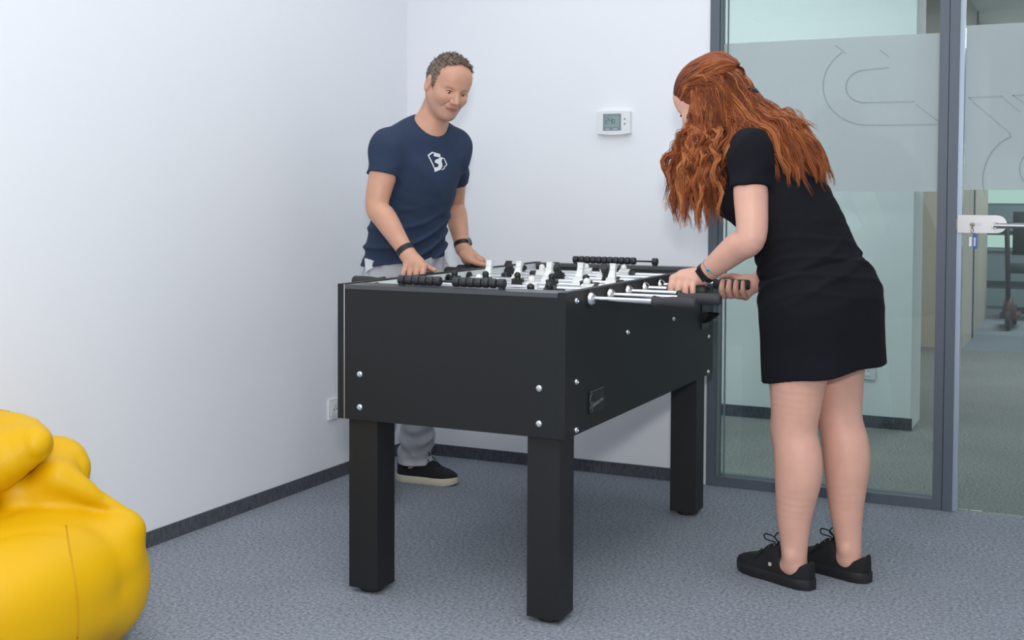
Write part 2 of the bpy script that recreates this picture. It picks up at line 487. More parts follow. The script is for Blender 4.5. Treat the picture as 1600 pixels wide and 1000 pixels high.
def outline(parent, polys, y, name='cut_lettering', w=.0019):
    bm = BM()
    for pl in polys:
        pl = np.array(pl, float)
        for a, b in zip(pl, pl[1:]):
            t = (b-a)/np.linalg.norm(b-a); n = np.array([-t[1], t[0]])*w; a2 = a-t*w*.5; b2 = b+t*w*.5
            q = [(a2-n), (b2-n), (b2+n), (a2+n)]
            vs = [bm.verts.new((p[0], yy, p[1])) for yy in (y, y-.0008) for p in q]
            for f in ((0, 1, 2, 3), (7, 6, 5, 4), (0, 4, 5, 1), (1, 5, 6, 2), (2, 6, 7, 3), (3, 7, 4, 0)): bm.faces.new([vs[i] for i in f])
    return obj(name, bm, 'film_line', parent)
mat('film_line', '#95a6ac', .5)
def arc(cx, cz, rx, rz, a0, a1, n=16):
    return [(cx+rx*math.cos(math.radians(a0+(a1-a0)*i/n)), cz+rz*math.sin(math.radians(a0+(a1-a0)*i/n))) for i in range(n+1)]
outline(WIN, [
    [(1.915, 1.775), (1.957, 1.742)], arc(2.05, 1.62, .18, .159, 127, 262) + [(2.09, 1.461), (2.30, 1.459)],
    [(2.12, 1.681), (2.03, 1.675)] + arc(2.03, 1.612, .072, .063, 92, 270)[1:] + [(2.215, 1.548)],
    [(2.222, 1.535), (2.30, 1.472)], [(2.085, 1.748), (2.118, 1.722)]], YB+.027)

# glass door with lock and lever
def door():
    d = thing('door_1', (2.9, YB, 0), None, None); d['kind'] = 'structure'
    bm = BM(); box(bm, (2.397, YB+.012, .008), (3.32, YB+.022, 2.65)); obj('pane', bm, 'clear_glass', d)
    bm = BM(); box(bm, (2.3985, YB+.0095, 1.212), (3.318, YB+.0112, 1.823)); obj('frosted_band', bm, 'frosted_film', d)
    outline(d, [
        [(2.523, 1.557), (2.412, 1.556), (2.43, 1.535), (2.556, 1.42)] + arc(2.60, 1.25, .135, .165, 108, 200) ,
        [(2.523, 1.557), (2.59, 1.497)],
        [(2.75, 1.560), (2.563, 1.559), (2.66, 1.485)],
        arc(2.665, 1.29, .075, .075, 0, 360, 24)], YB+.009)
    lk = None
    y0 = YB-.008
    bm = BM()
    pts = [(2.381, 1.052), (2.381, 1.118)] + [(2.515+.037*math.cos(math.radians(a)), 1.085+.033*math.sin(math.radians(a))) for a in range(90, -91, -15)]
    extrude_poly(bm, pts, (0, y0, 0), (1, 0, 0), (0, 0, 1), (0, .018, 0))
    lk = obj('lock_plate', bm, 'steel_brushed', d, bevel=.003)
    bm = BM(); lathe(bm, (2.512, y0, 1.081), (0, -1, 0), [(0, .013), (.03, .011), (.036, .011)], 16)
    tube(bm, [(2.508, y0-.032, 1.081), (2.66, y0-.034, 1.081)], .0085, 12)
    obj('lever', bm, 'steel_brushed', lk, smooth='auto')
    bm = BM(); extrude_poly(bm, [(.0, -.006), (.03, -.005), (.03, .005), (0, .006)], (2.432, y0-.002, 1.084), (1, 0, 0), (0, 0, 1), (0, .003, 0)); lathe(bm, (2.433, y0, 1.084), (0, -1, 0), [(0, .009), (.008, .009), (.012, .006)], 14)
    obj('keyhole', bm, 'chrome', lk, smooth='auto')
    bm = BM(); box(bm, (2.3715, YB-.006, 1.065), (2.380, YB+.02, 1.105)); obj('strike', bm, 'switch_white', d, bevel=.001)
    return d
DOOR = door()
def keys():
    y = YB-.021
    k = thing('key_ring', (2.433, y, 1.03), 'keys with white and blue tags hanging from the door lock', 'keys')
    bm = BM(); lathe(bm, (2.433, y+.001, 1.084), (0, -1, 0), [(0, .0045), (.004, .0045)], 12); box(bm, (2.4305, y-.014, 1.070), (2.4355, y-.003, 1.086)); obj('key', bm, 'brass_dark', k)
    bm = BM(); tube(bm, [(2.434+.004*math.sin(a), y-.01, 1.062+.011*math.cos(a)) for a in np.linspace(0, 2*math.pi, 14)[:-1]], .0012, 6, closed=True); obj('ring', bm, 'brass_dark', k)
    bm = BM(); box(bm, (2.4245, y-.014, 1.003), (2.4335, y-.010, 1.037)); obj('white_tag', bm, 'switch_white', k, bevel=.002)
    bm = BM(); box(bm, (2.4375, y-.015, .994), (2.4515, y-.009, 1.048)); t = obj('blue_tag', bm, 'key_blue', k, bevel=.0025)
    bm = BM(); box(bm, (2.4405, y-.0158, 1.004), (2.4475, y-.0152, 1.036)); obj('tag_paper', bm, 'frame_edge', t)
keys()

wallbox('trim_6', (3.326, YB-.012, 0), (3.40, YB+.075, CEIL), 'frame_grey')
wallbox('wall_back_right', (3.401, YB, 0), (6, YB+.1, CEIL), 'white_paint')
# things on the walls
def thermostat():
    t = thing('thermostat', (1.0125, YB, 1.492), 'small white wall thermostat with grey display on the back wall', 'thermostat')
    bm = BM(); x0, x1, z0, z1 = .938, 1.087, 1.442, 1.541
    n = 10; top = [(x0+(x1-x0)*i/n, z1-.004+.004*math.sin(math.pi*i/n)) for i in range(n+1)]; bot = [(x1-(x1-x0)*i/n, z0+.004-.006*math.sin(math.pi*i/n)) for i in range(n+1)]
    extrude_poly(bm, top+bot, (0, YB, 0), (1, 0, 0), (0, 0, 1), (0, -.026, 0)); obj('housing', bm, 'switch_white', t, bevel=.005, smooth='auto')
    bm = BM(); box(bm, (.968, YB-.0275, 1.458), (1.048, YB-.0255, 1.528)); s = obj('display', bm, 'lcd_dark', t, bevel=.0005)
    bm = BM(); box(bm, (.975, YB-.0283, 1.470), (1.041, YB-.0273, 1.520)); obj('lcd_panel', bm, 'lcd_green', s)
    bm = BM(); y = YB-.0288
    def seg(x, z, s, on):
        w = .0019; h = s
        S = {'a': ((x, z+2*h), (x+h, z+2*h)), 'b': ((x+h, z+h), (x+h, z+2*h)), 'c': ((x+h, z), (x+h, z+h)), 'd': ((x, z), (x+h, z)), 'e': ((x, z), (x, z+h)), 'f': ((x, z+h), (x, z+2*h)), 'g': ((x, z+h), (x+h, z+h))}
        for c in on:
            (a0, b0), (a1, b1) = S[c]; box(bm, (a0-w/2, y, b0-w/2), (a1+w/2, y+.0008, b1+w/2))
    seg(.980, 1.488, .011, 'abged'); seg(.996, 1.488, .011, 'fgbc'); seg(1.011, 1.488, .0085, 'abcdef'); box(bm, (1.0078, y, 1.487), (1.0095, y+.0008, 1.489))
    obj('digits', bm, 'lcd_ink', s)
    for x in (.978, 1.012):
        bm = BM(); box(bm, (x, YB-.029, 1.4625), (x+.020, YB-.0275, 1.465)); obj('key_bar', bm, 'switch_white', s)
    for z, sg in ((1.506, 1), (1.484, -1)):
        bm = BM(); extrude_poly(bm, [(-.005, -.004*sg), (.005, -.004*sg), (0, .005*sg)], (1.064, YB-.0275, z), (1, 0, 0), (0, 0, 1), (0, .002, 0)); obj('arrow_button', bm, 'lcd_dark', t)
thermostat()

def socket(name, label, c, nx, ny, round_=True, z=.0):
    """wall plate centred at c; (nx,ny) is the wall normal"""
    t = thing(name, c, label, 'wall socket')
    n = np.array([nx, ny, 0.]); u = np.array([-ny, nx, 0.]); c = np.array(c, float)
    def pl(nm, w, h, d0, d1, m, par, bev):
        bm = BM(); extrude_poly(bm, [(-w, -h), (w, -h), (w, h), (-w, h)], c+n*d0, u, (0, 0, 1), n*(d1-d0)); return obj(nm, bm, m, par, bevel=bev)
    p = pl('plate', .042, .042, .0005, .010, 'switch_white', t, .002)
    pl('insert', .028, .028, .0102, .0125, 'switch_white', p, .001)
    bm = BM(); lathe(bm, c+n*.0125, n, [(0, .0205), (.0015, .0205), (.0016, .018), (.0006, .017)], 24); r = obj('outlet', bm, 'switch_white', t, smooth='auto')
    for s in (-1, 1):
        bm = BM(); lathe(bm, c+n*.0125+u*s*.0095, n, [(0, .0028), (.0014, .0028)], 10); obj('contact_hole', bm, 'black_plastic', r)
socket('wall_socket', 'white double-framed socket low on the left wall beside the table', (0, 4.235, .295), 1, 0)
socket('wall_socket', 'white round-holed socket on the corridor wall seen through the glass', (1.803, 6.43, .292), 0, -1)

# corridor behind the glass
wallbox('wall_corridor', (-3, 6.43, 0), (2.02, 6.80, 2.75), 'corridor_paint')
wallbox('baseboard_corridor', (-3, 6.422, 0), (2.028, 6.43, .062), 'carpet_strip')
wallbox('wall_corridor_end', (-3, YB+.1, 0), (-2.9, 6.43, 2.75), 'corridor_paint')

# far corridor seen through the glass door
wallbox('wall_office', (-1.0, 10.15, 0), (1.93, 10.95, 2.75), 'beige_paint')
wallbox('wall_office', (-1.0, 11.05, 0), (1.90, 12.9, 2.75), 'beige_paint')
wallbox('trim_2', (1.80, 10.95, 0), (1.935, 11.05, 2.75), 'office_dark')
wallbox('wall_far', (1.2, 14.0, 0), (6.5, 14.15, 2.75), 'office_grey')
wallbox('trim_3', (1.2, 13.975, .245), (6.5, 13.999, .30), 'office_dark')
wallbox('trim_4', (1.2, 13.975, .62), (6.5, 13.999, .645), 'office_grey')
wallbox('trim_5', (1.2, 13.975, .80), (6.5, 13.999, .835), 'office_dark')
wallbox('window_2', (1.2, 13.98, .66), (6.5, 13.998, .79), 'daylight_pane')
wallbox('window_3', (1.2, 13.98, .03), (6.5, 13.998, .22), 'lcd_green')
wallbox('window_4', (1.2, 13.98, 1.13), (6.5, 13.998, 1.62), 'daylight_pane')
def scooter():
    p = np.array([2.17, 12.0, 0.])
    s = thing('kick_scooter', p, 'dark kick scooter parked in the far corridor behind the glass door', 'scooter')
    f = p+[0, -.25, 0]; r = p+[.02, .35, 0]
    bm = BM(); tube(bm, [f+[0, .02, .13], f+[-.03, .08, .95]], .022, 10); obj('stem', bm, 'scooter_black', s, smooth=True)
    bm = BM(); tube(bm, [f+[-.20, .08, .95], f+[.22, .08, .95]], .016, 10); obj('handlebar', bm, 'scooter_black', s, smooth=True)
    bm = BM(); box(bm, (p[0]-.075, f[1]+.12, .10), (p[0]+.085, r[1]-.08, .13)); obj('deck', bm, 'scooter_brown', s, bevel=.01)
    bm = BM(); tube(bm, [f+[0, .03, .10], f+[0, .05, .30]], [.075, .030], 10); obj('fork', bm, 'scooter_brown', s, smooth=True)
    for q in (f+[0, 0, .092], r+[0, 0, .092]):
        bm = BM(); lathe(bm, q+[-.025, 0, 0], (1, 0, 0), [(0, .06), (.006, .09), (.044, .09), (.05, .06)], 24); obj('wheel', bm, 'scooter_black', s, smooth='auto')
scooter()
def office_chair():
    p = np.array([2.32, 12.9, 0.])
    s = thing('office_chair', p, 'dark swivel chair far down the corridor at the frame edge', 'chair')
    bm = BM(); tube(bm, [p+[0, 0, .08], p+[0, 0, .46]], .03, 10); obj('column', bm, 'scooter_black', s, smooth=True)
    bm = BM()
    for k in range(5):
        a = k*2*math.pi/5+.3; tube(bm, [p+[0, 0, .10], p+[.28*math.cos(a), .28*math.sin(a), .07]], [.028, .018], 8)
    obj('base', bm, 'scooter_black', s, smooth=True)
    for k in range(5):
        a = k*2*math.pi/5+.3; c = p+[.28*math.cos(a), .28*math.sin(a), .03]
        bm = BM(); lathe(bm, c+[-.02*math.sin(a), .02*math.cos(a), 0], (math.sin(a), -math.cos(a), 0), [(0, .03), (.04, .03)], 12); obj('castor', bm, 'scooter_black', s)
    bm = BM(); box(bm, (p[0]-.23, p[1]-.22, .46), (p[0]+.23, p[1]+.22, .54)); obj('seat', bm, 'office_dark', s, bevel=.03, smooth=True)
    bm = BM(); box(bm, (p[0]-.2, p[1]+.2, .62), (p[0]+.2, p[1]+.26, 1.05)); box(bm, (p[0]-.04, p[1]+.2, .50), (p[0]+.04, p[1]+.235, .65)); obj('backrest', bm, 'office_dark', s, bevel=.02, smooth=True)
office_chair()

# ------------------------------------------------------------------ the football table
TX0, TX1, TY0, TY1, TB, TT = .831, 1.560, 3.0203, 4.4375, .5225, .9206
TH = .0228
RZ = .892
RODY = [3.1915+.1535*i for i in range(8)]
def table():
    t = thing('foosball_table', ((TX0+TX1)/2, (TY0+TY1)/2, 0), 'large black foosball table with chrome rods in the middle of the room', 'foosball table')
    def bx(nm, a, b, m, par=t, bev=.0012):
        bm = BM(); box(bm, a, b); return obj(nm, bm, m, par, bevel=bev)
    sides = []
    for x in (TX0, TX1-TH):
        sd = bx('side_panel', (x, TY0, TB), (x+TH, TY1, TT), 'black_board'); sides.append(sd)
        xi = x+TH if x == TX0 else x-.003
        bx('inner_lining', (xi, TY0+.10, .80), (xi+.003, TY1-.03, TT-.004), 'lining_white', sd, 0)
    ends = []
    for y0, y1 in ((TY0+.001, TY0+.0235), (TY1-.0235, TY1-.001)):
        ends.append(bx('end_panel', (TX0+TH+.0005, y0, TB), (TX1-TH-.0005, y1, TT-.014), 'black_board'))
    bx('top_rail', (TX0+TH+.0005, TY0-.001, TT-.014), (TX1-TH-.0005, TY0+.098, TT-.002), 'rail_grey', ends[0])
    bx('top_rail', (TX0+TH+.0005, TY1-.062, TT-.014), (TX1-TH-.0005, TY1+.001, TT-.002), 'rail_grey', ends[1])
    bx('goal_wall', (TX0+TH+.004, TY1-.058, .80), (TX1-TH-.004, TY1-.034, .886), 'field_white', ends[1])
    bx('goal_band', (TX0+TH+.004, TY1-.0575, .886), (TX1-TH-.004, TY1-.034, TT-.0145), 'black_edge', ends[1])
    bx('edge_strip', (TX0+TH-.0008, TY0-.0012, TB), (TX0+TH+.0022, TY0+.0009, TT-.001), 'alu_strip', sides[0], 0)
    bx('playfield', (TX0+TH+.0035, TY0+.024, .799), (TX1-TH-.0035, TY1-.059, .814), 'field_white', t, 0)
    bx('field_line', (TX0+TH+.01, (TY0+TY1)/2-.004, .8142), (TX1-TH-.01, (TY0+TY1)/2+.004, .8146), 'lining_white', t, 0)
    # legs
    LW = .098
    for sx in (0, 1):
        for sy in (0, 1):
            x0 = TX0+TH+.0012 if sx == 0 else TX1-TH-.0012-LW
            y0 = TY0+.0245 if sy == 0 else TY1-.0245-LW
            lg = bx('leg', (x0, y0, .016), (x0+LW, y0+LW, .62), 'leg_black', t, .002)
            bm = BM(); lathe(bm, (x0+LW/2, y0+LW/2, 0), (0, 0, 1), [(0, .032), (.004, .036), (.012, .036), (.016, .030)], 24)
            obj('foot', bm, 'rubber_black', lg, smooth='auto')
    # bolts
    def bolt(p, n, par, r=.0105):
        bm = BM(); lathe(bm, p, n, [(0, r), (.0015, r*1.0), (.004, r*.86), (.006, r*.6), (.0068, r*.34), (.0055, r*.28), (.005, .0008)], 18)
        return obj('bolt', bm, 'bolt_steel', par, smooth='auto')
    for x in (.9075, 1.483):
        for z in (.657, .560):
            bolt((x, TY0+.001, z), (0, -1, 0), ends[0])
    for y, z in ((3.097, .670), (3.098, .536), (3.093, .894), (3.504, .767), (3.956, .767), (4.3765, .664), (4.376, .534), (4.36, .894)):
        bolt((TX1, y, z), (1, 0, 0), sides[1], .0085)
        bolt((TX0, TY0+TY1-y, z), (-1, 0, 0), sides[0], .0085)
    # bearings
    for y in RODY:
        for x, s, sd in ((TX1, 1, sides[1]), (TX0, -1, sides[0])):
            bm = BM(); lathe(bm, (x, y, RZ), (s, 0, 0), [(0, .025), (.002, .025), (.003, .021), (.003, .019)], 24)
            b = obj('bearing', bm, 'black_plastic', sd, smooth='auto')
            bm = BM(); lathe(bm, (x+s*.003, y, RZ), (s, 0, 0), [(0, .019), (.006, .018), (.012, .014), (.015, .0102)], 24)
            obj('bearing_nut', bm, 'chrome', b, smooth='auto')
            xi = TX0+TH+.003 if s < 0 else TX1-TH-.003
            bm = BM(); lathe(bm, (xi, y, RZ), (-s, 0, 0), [(0, .023), (.005, .023), (.008, .0102)], 20); obj('bearing_ring', bm, 'black_plastic', b, smooth='auto')
    # rods: (side of the grip, grip start x, figures x, colour, angle)
    spec = [(1, 1.748, [1.02, 1.20, 1.38], 'b', 10), (1, 1.773, [1.13, 1.375], 'b', 35), (-1, .700, [1.057, 1.244, 1.431], 'w', 14),
            (1, 1.640, [.885, 1.003, 1.121, 1.245, 1.365], 'b', 8), (-1, .712, [.930, 1.045, 1.160, 1.275, 1.392], 'w', 158),
            (1, 1.700, [.958, 1.141, 1.322], 'b', 222), (-1, .720, [1.00, 1.24], 'w', -12), (-1, .690, [.97, 1.12, 1.27], 'w', 20)]
    for i, (s, g, xs, c, ang) in enumerate(spec):
        y = RODY[i]
        far = TX0-.035 if s > 0 else TX1+.16
        bm = BM(); tube(bm, [(g+s*.11, y, RZ), (far, y, RZ)], .008, 16); rd = obj('rod', bm, 'chrome', t, smooth='auto')
        bm = BM(); lathe(bm, (g, y, RZ), (s, 0, 0), [(0, .011), (.0, .0165), (.004, .018), (.010, .0165), (.026, .0135), (.042, .0150), (.056, .0165), (.108, .0172), (.118, .0165), (.123, .012)], 24)
        obj('grip', bm, 'grip_rubber', rd, smooth='auto')
        bm = BM(); lathe(bm, (far, y, RZ), (-s, 0, 0), [(-.002, .0085), (.006, .0105), (.012, .0085)], 14); obj('end_cap', bm, 'black_plastic', rd, smooth='auto')
        A = math.radians(ang)
        for x in xs:
            m = 'player_black' if c == 'b' else 'player_white'
            bm = BM()
            T = Matrix.Translation((x, y, RZ)) @ Matrix.Rotation(A, 4, 'X')
            n0 = 0
            bmesh.ops.create_uvsphere(bm, u_segments=14, v_segments=10, radius=.0115, matrix=Matrix.Translation((0, 0, .027)))
            lathe(bm, (0, 0, .012), (0, 0, 1), [(0, .013), (.010, .009)], 12)
            # shoulders and trunk, tapered, then legs and a foot wedge
            for (z0, w0, d0), (z1, w1, d1) in (((.016, .018, .0125), (-.014, .0155, .0135)), ((-.014, .0135, .0100), (-.046, .0095, .0075)), ((-.046, .0095, .0080), (-.066, .0105, .0120))):
                vs = [bm.verts.new((sx*w, sy*d, z)) for z, w, d in ((z0, w0, d0), (z1, w1, d1)) for sx, sy in ((-1, -1), (1, -1), (1, 1), (-1, 1))]
                bm.faces.new(vs[:4]); bm.faces.new(vs[4:][::-1])
                for q in range(4): bm.faces.new((vs[q], vs[(q+1) % 4], vs[4+(q+1) % 4], vs[4+q]))
            lathe(bm, (-.019, 0, 0), (1, 0, 0), [(0, .0125), (.038, .0125)], 14)
            bmesh.ops.transform(bm, matrix=T, verts=bm.verts[:])
            obj('player', bm, m, rd, bevel=.002, smooth='auto')
        for x in (min(xs)-.032, max(xs)+.032):
            bm = BM(); lathe(bm, (x-.011, y, RZ), (1, 0, 0), [(0, .012), (.003, .0135), (.019, .0135), (.022, .012)], 16); obj('bumper', bm, 'black_plastic', rd, smooth='auto')
    # score counters
    def counter(y, sets, z0):
        z = z0+.0165
        bm = BM(); tube(bm, [(1.026, y, z), (1.338, y, z)], .0035, 10); ct = obj('score_counter', bm, 'bead_plastic', t, smooth=True)
        for x in (1.018, 1.342):
            bm = BM(); lathe(bm, (x-.011, y, z), (1, 0, 0), [(0, .010), (.002, .0135), (.020, .0135), (.022, .010)], 18); box(bm, (x-.007, y-.008, z0), (x+.007, y+.008, z)); obj('post', bm, 'bead_plastic', ct, smooth='auto')
        bm = BM(); lathe(bm, (0, 0, 0), (1, 0, 0), [(-.0114, .0080), (-.0095, .0125), (-.006, .0140), (.006, .0140), (.0095, .0125), (.0114, .0080)], 20)
        for v in bm.verts: v.co += Vector((sets[0], y, z))
        b0 = obj('bead', bm, 'bead_plastic', ct, smooth='auto')
        for x in sets[1:]:
            b = b0.copy(); COL.objects.link(b); b.parent = ct; b.location = b0.location+Vector((x-sets[0], 0, 0))
    counter(TY0+.055, [1.043+.0235*i for i in range(5)]+[1.198+.0235*i for i in range(6)], TT-.002)
    counter(TY1-.035, [1.043+.0235*i for i in range(10)], TT-.002)
    # ball cups
    for x, s, y, sd in ((TX1, 1, 4.325, sides[1]), (TX0, -1, TY0+TY1-4.325, sides[0])):
        bm = BM(); box(bm, (min(x, x+s*.004), y-.045, .70), (max(x, x+s*.004), y+.045, .79)); cup = obj('ball_cup', bm, 'black_plastic', sd, bevel=.0015)
        bm = BM(); n = 12; A = []; B = []
        for q in range(n+1):
            a = math.pi*q/n; w = .04
            A.append([(x+s*(.004+.052*math.sin(a)*k), y-w*math.cos(a), .757-.040*(1-k)**.7-.0) for k in (1, .92, .75, .5, .2)])
        g = [[bm.verts.new(p) for p in r] for r in A]
        for r0, r1 in zip(g, g[1:]):
            for j in range(4): bm.faces.new((r0[j], r0[j+1], r1[j+1], r1[j]))
        bmesh.ops.solidify(bm, geom=bm.faces[:], thickness=.004)
        obj('scoop', bm, 'black_plastic', cup, smooth='auto')
    # maker's plate with a small emblem and slanted script
    pl = bx('name_plate', (TX1, 3.187, .5645), (TX1+.003, 3.302, .6300), 'plate_dark', sides[1], .001)
    bm = BM(); X = TX1+.0033
    def st(pts, r=.0011): tube(bm, [(X, 3.187+.115*u, .5645+.0655*v) for u, v in pts], r, 6)
    st([(.20, .90), (.10, .78), (.06, .60), (.10, .45), (.20, .36), (.24, .18), (.16, .06)]); st([(.12, .45), (.22, .5), (.28, .4), (.24, .25)]); st([(.14, .36), (.06, .2)])
    w = [(.28, .33), (.36, .44), (.30, .30), (.40, .34), (.44, .42), (.42, .32), (.48, .36), (.52, .44), (.50, .34), (.56, .44), (.58, .36), (.64, .46), (.62, .37), (.68, .47), (.72, .40), (.74, .62), (.72, .40), (.80, .50), (.80, .41), (.87, .50), (.86, .42), (.95, .50)]
    st(w, .0013); st([(.27, .27), (.6, .33), (.97, .43)], .0008); st([(0.02, .97), (.98, .97)], .0008)
    obj('plate_lettering', bm, 'plate_mark', pl)
    return t
TABLE = table()

# ------------------------------------------------------------------ yellow bean bag
def beanbag():
    c = np.array([.37, 2.19, 0.])
    h = .006
    v = Vol(np.arange(-.02, .85, h), np.arange(1.75, 2.75, h), np.arange(-.02, .72, h))
    v.sell(c+[-.025, -.02, .185], (.335, .345, .200), 2.6, 0)
    v.chain([c+[.05, .05, .27], c+[.16, .17, .295], c+[.225, .225, .318]], [.11, .065, .024], .035)   # corner drawn out to the right
    v.chain([c+[.205, .20, .29], c+[.195, .18, .18], c+[.16, .15, .08]], [.06, .085, .08], .05)
    v.cone(c+[.095, .105, .46], c+[.222, .225, .346], .034, .014, .012)              # slanting flap
    v.cone(c+[.06, .12, .45], c+[.02, .20, .36], .06, .08, .03)
    v.cone(c+[.0, .06, .42], c+[.12, .18, .37], .05, .045, .03)
    v.chain([c+[-.30, -.20, .40], c+[-.08, -.05, .475], c+[.070, .045, .550]], [.095, .098, .052], .010)    # rolled-over top
    v.chain([c+[-.25, .0, .49], c+[-.08, .06, .545], c+[.015, .075, .560]], [.095, .075, .048], .03)
    v.chain([c+[-.10, .13, .46], c+[.01, .175, .48], c+[.045, .19, .455]], [.085, .065, .055], .03)
    v.chain([c+[-.32, -.20, .350], c+[-.06, -.04, .365], c+[.06, .06, .363]], [.010, .009, .002], .02, op='cut')
    def wr(x, y, z):
        u = x-c[0]; w = y-c[1]
        return .0035*np.sin(38*u+22*z+5*np.sin(9*w))*np.clip((.42-z)*3, 0, 1)*np.clip((w-.0)*5, 0, 1) + .004*np.sin(24*w-30*z+2)*np.clip((z-.3)*6, 0, 1)
    def puckers(x, y, z):
        u = x-c[0]; w = y-c[1]
        q = 34*(u-w)+26*z+3*np.sin(7*(u+w))
        return .004*np.exp(-3*(1-np.cos(q)))*np.clip((z-.30)*9, 0, 1)+.0025*np.exp(-4*(1-np.cos(22*z+9*u-6*w)))*np.clip((u+w-.30)*9, 0, 1)
    v.displace(wr); v.displace(puckers)
    v.plane((0, 0, .004), (0, 0, -1)); v.plane((.006, 0, 0), (-1, 0, 0))
    me = v.mesh('bean_bag', 2)
    o = link('bean_bag', me, 'yellow_vinyl', None, c)
    tag(o, 'yellow vinyl bean bag slumped against the left wall', 'bean bag')
    from mathutils.bvhtree import BVHTree
    vs = np.empty(len(me.vertices)*3, np.float32); me.vertices.foreach_get('co', vs)
    bvh = BVHTree.FromPolygons([tuple(a) for a in (vs.reshape(-1, 3)+c)], [tuple(p.vertices) for p in me.polygons])
    def seam(path):
        pts = []
        for p, d in path:
            r = bvh.ray_cast(Vector(p), Vector(d).normalized())
            if r[0] is not None: pts.append(np.array(r[0])+np.array(r[1])*.0004)
        if len(pts) > 2:
            bm = BM(); tube(bm, spline(pts, 60), .0022, 6); obj('seam', bm, 'yellow_seam', o, smooth=True)
    dirn = np.array([-.5, -.85, 0])*-1
    # vertical seam on the side towards the room, one along the flap, one along the top
    seam([((c[0]+.19*1.0+.75+.0, c[1]-.9+.22+.03*math.sin(z*9), z), (-.72, .69, 0)) for z in np.linspace(.02, .36, 12)])
    seam([((c[0]-.30+.25*s, c[1]+.02+.06*s, 1.0), (0, 0, -1)) for s in np.linspace(0, 1, 10)])
    return o
beanbag()

# ------------------------------------------------------------------ people
def nz(v): v = np.array(v, float); return v/np.linalg.norm(v)
def A3(*p): return np.array(p, float)

HS = .955
class Head:
    """head frame: f forward, l left, u up (rows of R)"""
    def __init__(s, c, fwd, roll=0.):
        s.c = np.array(c, float); s.f = nz(fwd); l = nz(np.cross((0, 0, 1), s.f)); u = np.cross(s.f, l)
        s.l = l*math.cos(roll)+u*math.sin(roll); s.u = np.cross(s.f, s.l); s.R = np.array([s.f, s.l, s.u])
    def P(s, f, l, u): return s.c+(s.f*f+s.l*l+s.u*u)*HS

def head_sdf(v, H, male=True):
    P, R = H.P, H.R
    v.ell(P(-.006, 0, .030), (.090, .075, .086), R, .02)
    v.ell(P(.030, 0, -.030), (.062, .062, .085), R, .03)
    v.ell(P(.058, 0, .048), (.036, .056, .050), R, .03)                      # forehead
    for sd in (-1, 1):
        v.cone(P(.0, sd*.054, -.046), P(.060, sd*.018, -.097), .022, .017, .03)   # jaw line
        v.ell(P(.063, sd*.038, -.028), (.024, .023, .022), R, .025)            # cheek bone
        v.cone(P(.083, sd*.012, .020), P(.074, sd*.044, .017), .0085, .007, .014)    # brow ridge
    v.ell(P(.070, 0, -.098), (.022, .022, .018), R, .022)                      # chin
    v.ell(P(.074, 0, -.062), (.020, .027, .020), R, .02)                      # mouth mound
    for sd in (-1, 1):
        v.ell(P(.098, sd*.031, -.001), (.016, .019, .011), R, .012, op='cut')  # eye socket
        v.ell(P(.0725, sd*.0315, -.001), (.0155, .0165, .0125), R, .004)       # lid over the eyeball
    v.chain([P(.086, 0, .014), P(.100, 0, -.010), P(.113, 0, -.034)], [.0080, .0092, .0115], .010)   # nose
    for sd in (-1, 1):
        v.ell(P(.098, sd*.0115, -.040), (.011, .0075, .0075), R, .006)
        if male: v.chain([P(.092, sd*.020, -.040), P(.084, sd*.030, -.052), P(.076, sd*.037, -.068)], [.0020, .0024, .0012], .007, op='cut')
    v.chain([P(.079, .028, -.0630), P(.0920, .009, -.062), P(.0912, 0, -.0630), P(.0920, -.009, -.062), P(.079, -.028, -.0630)], [.003, .0052, .0045, .0052, .003], .006)
    v.chain([P(.080, .024, -.0665), P(.0905, 0, -.0745), P(.080, -.024, -.0665)], [.003, .0062, .003], .006)
    v.chain([P(.084, .030, -.0635), P(.0955, 0, -.0690), P(.084, -.030, -.0635)], [.0014, .0018, .0014], .004, op='cut')
    for sd in (-1, 1):                                                        # ears
        v.ell(P(-.003, sd*.083, -.008), (.020, .010, .033), R, .005)
        v.ell(P(.0, sd*.093, -.004), (.011, .007, .020), R, .004, op='cut')

def hand_sdf(v, wrist, rod, x_idx, x_pin, r_rod, knuck, mids, tips, ends, thumb, infl=0., rw=.0275):
    """hand closed on a bar along X: rod=(y,z); knuck, mids, tips, ends are (y,z) offsets from the bar axis; thumb is a list of world points"""
    xs = np.linspace(x_idx, x_pin, 4); rr = [.0098, .0102, .0098, .0086]
    W = np.array(wrist, float)
    for i, x in enumerate(xs):
        q = [A3(x, rod[0]+o[0], rod[1]+o[1]) for o in (knuck, mids, tips, ends)]
        sh = (.0, .004, .0, -.006)[i]
        q[0] = q[0]+(0, 0, sh*.6); 
        m = W+(q[0]-W)*.28
        v.cone(m, q[0], .0150, .0122, .012)
        sp = A3((x-(x_idx+x_pin)/2)*.10, 0, 0)
        v.chain([q[0], q[1]+sp, q[2]+sp, q[3]+sp*.5], [rr[i]+.0022, rr[i]+.0008, rr[i], rr[i]-.0012], .0035)
        v.ell(q[0], (.0125,)*3, None, .008)
    v.chain(thumb, [.0165, .0125, .0110, .0085][:len(thumb)], .010)

def seg_pt(a, b, t): return np.array(a)+(np.array(b)-np.array(a))*t

def limb(v, pts, rad, k=.02, sq=None, infl=0., op='add'): v.chain([np.array(p, float) for p in pts], rad, k, sq, op, infl)

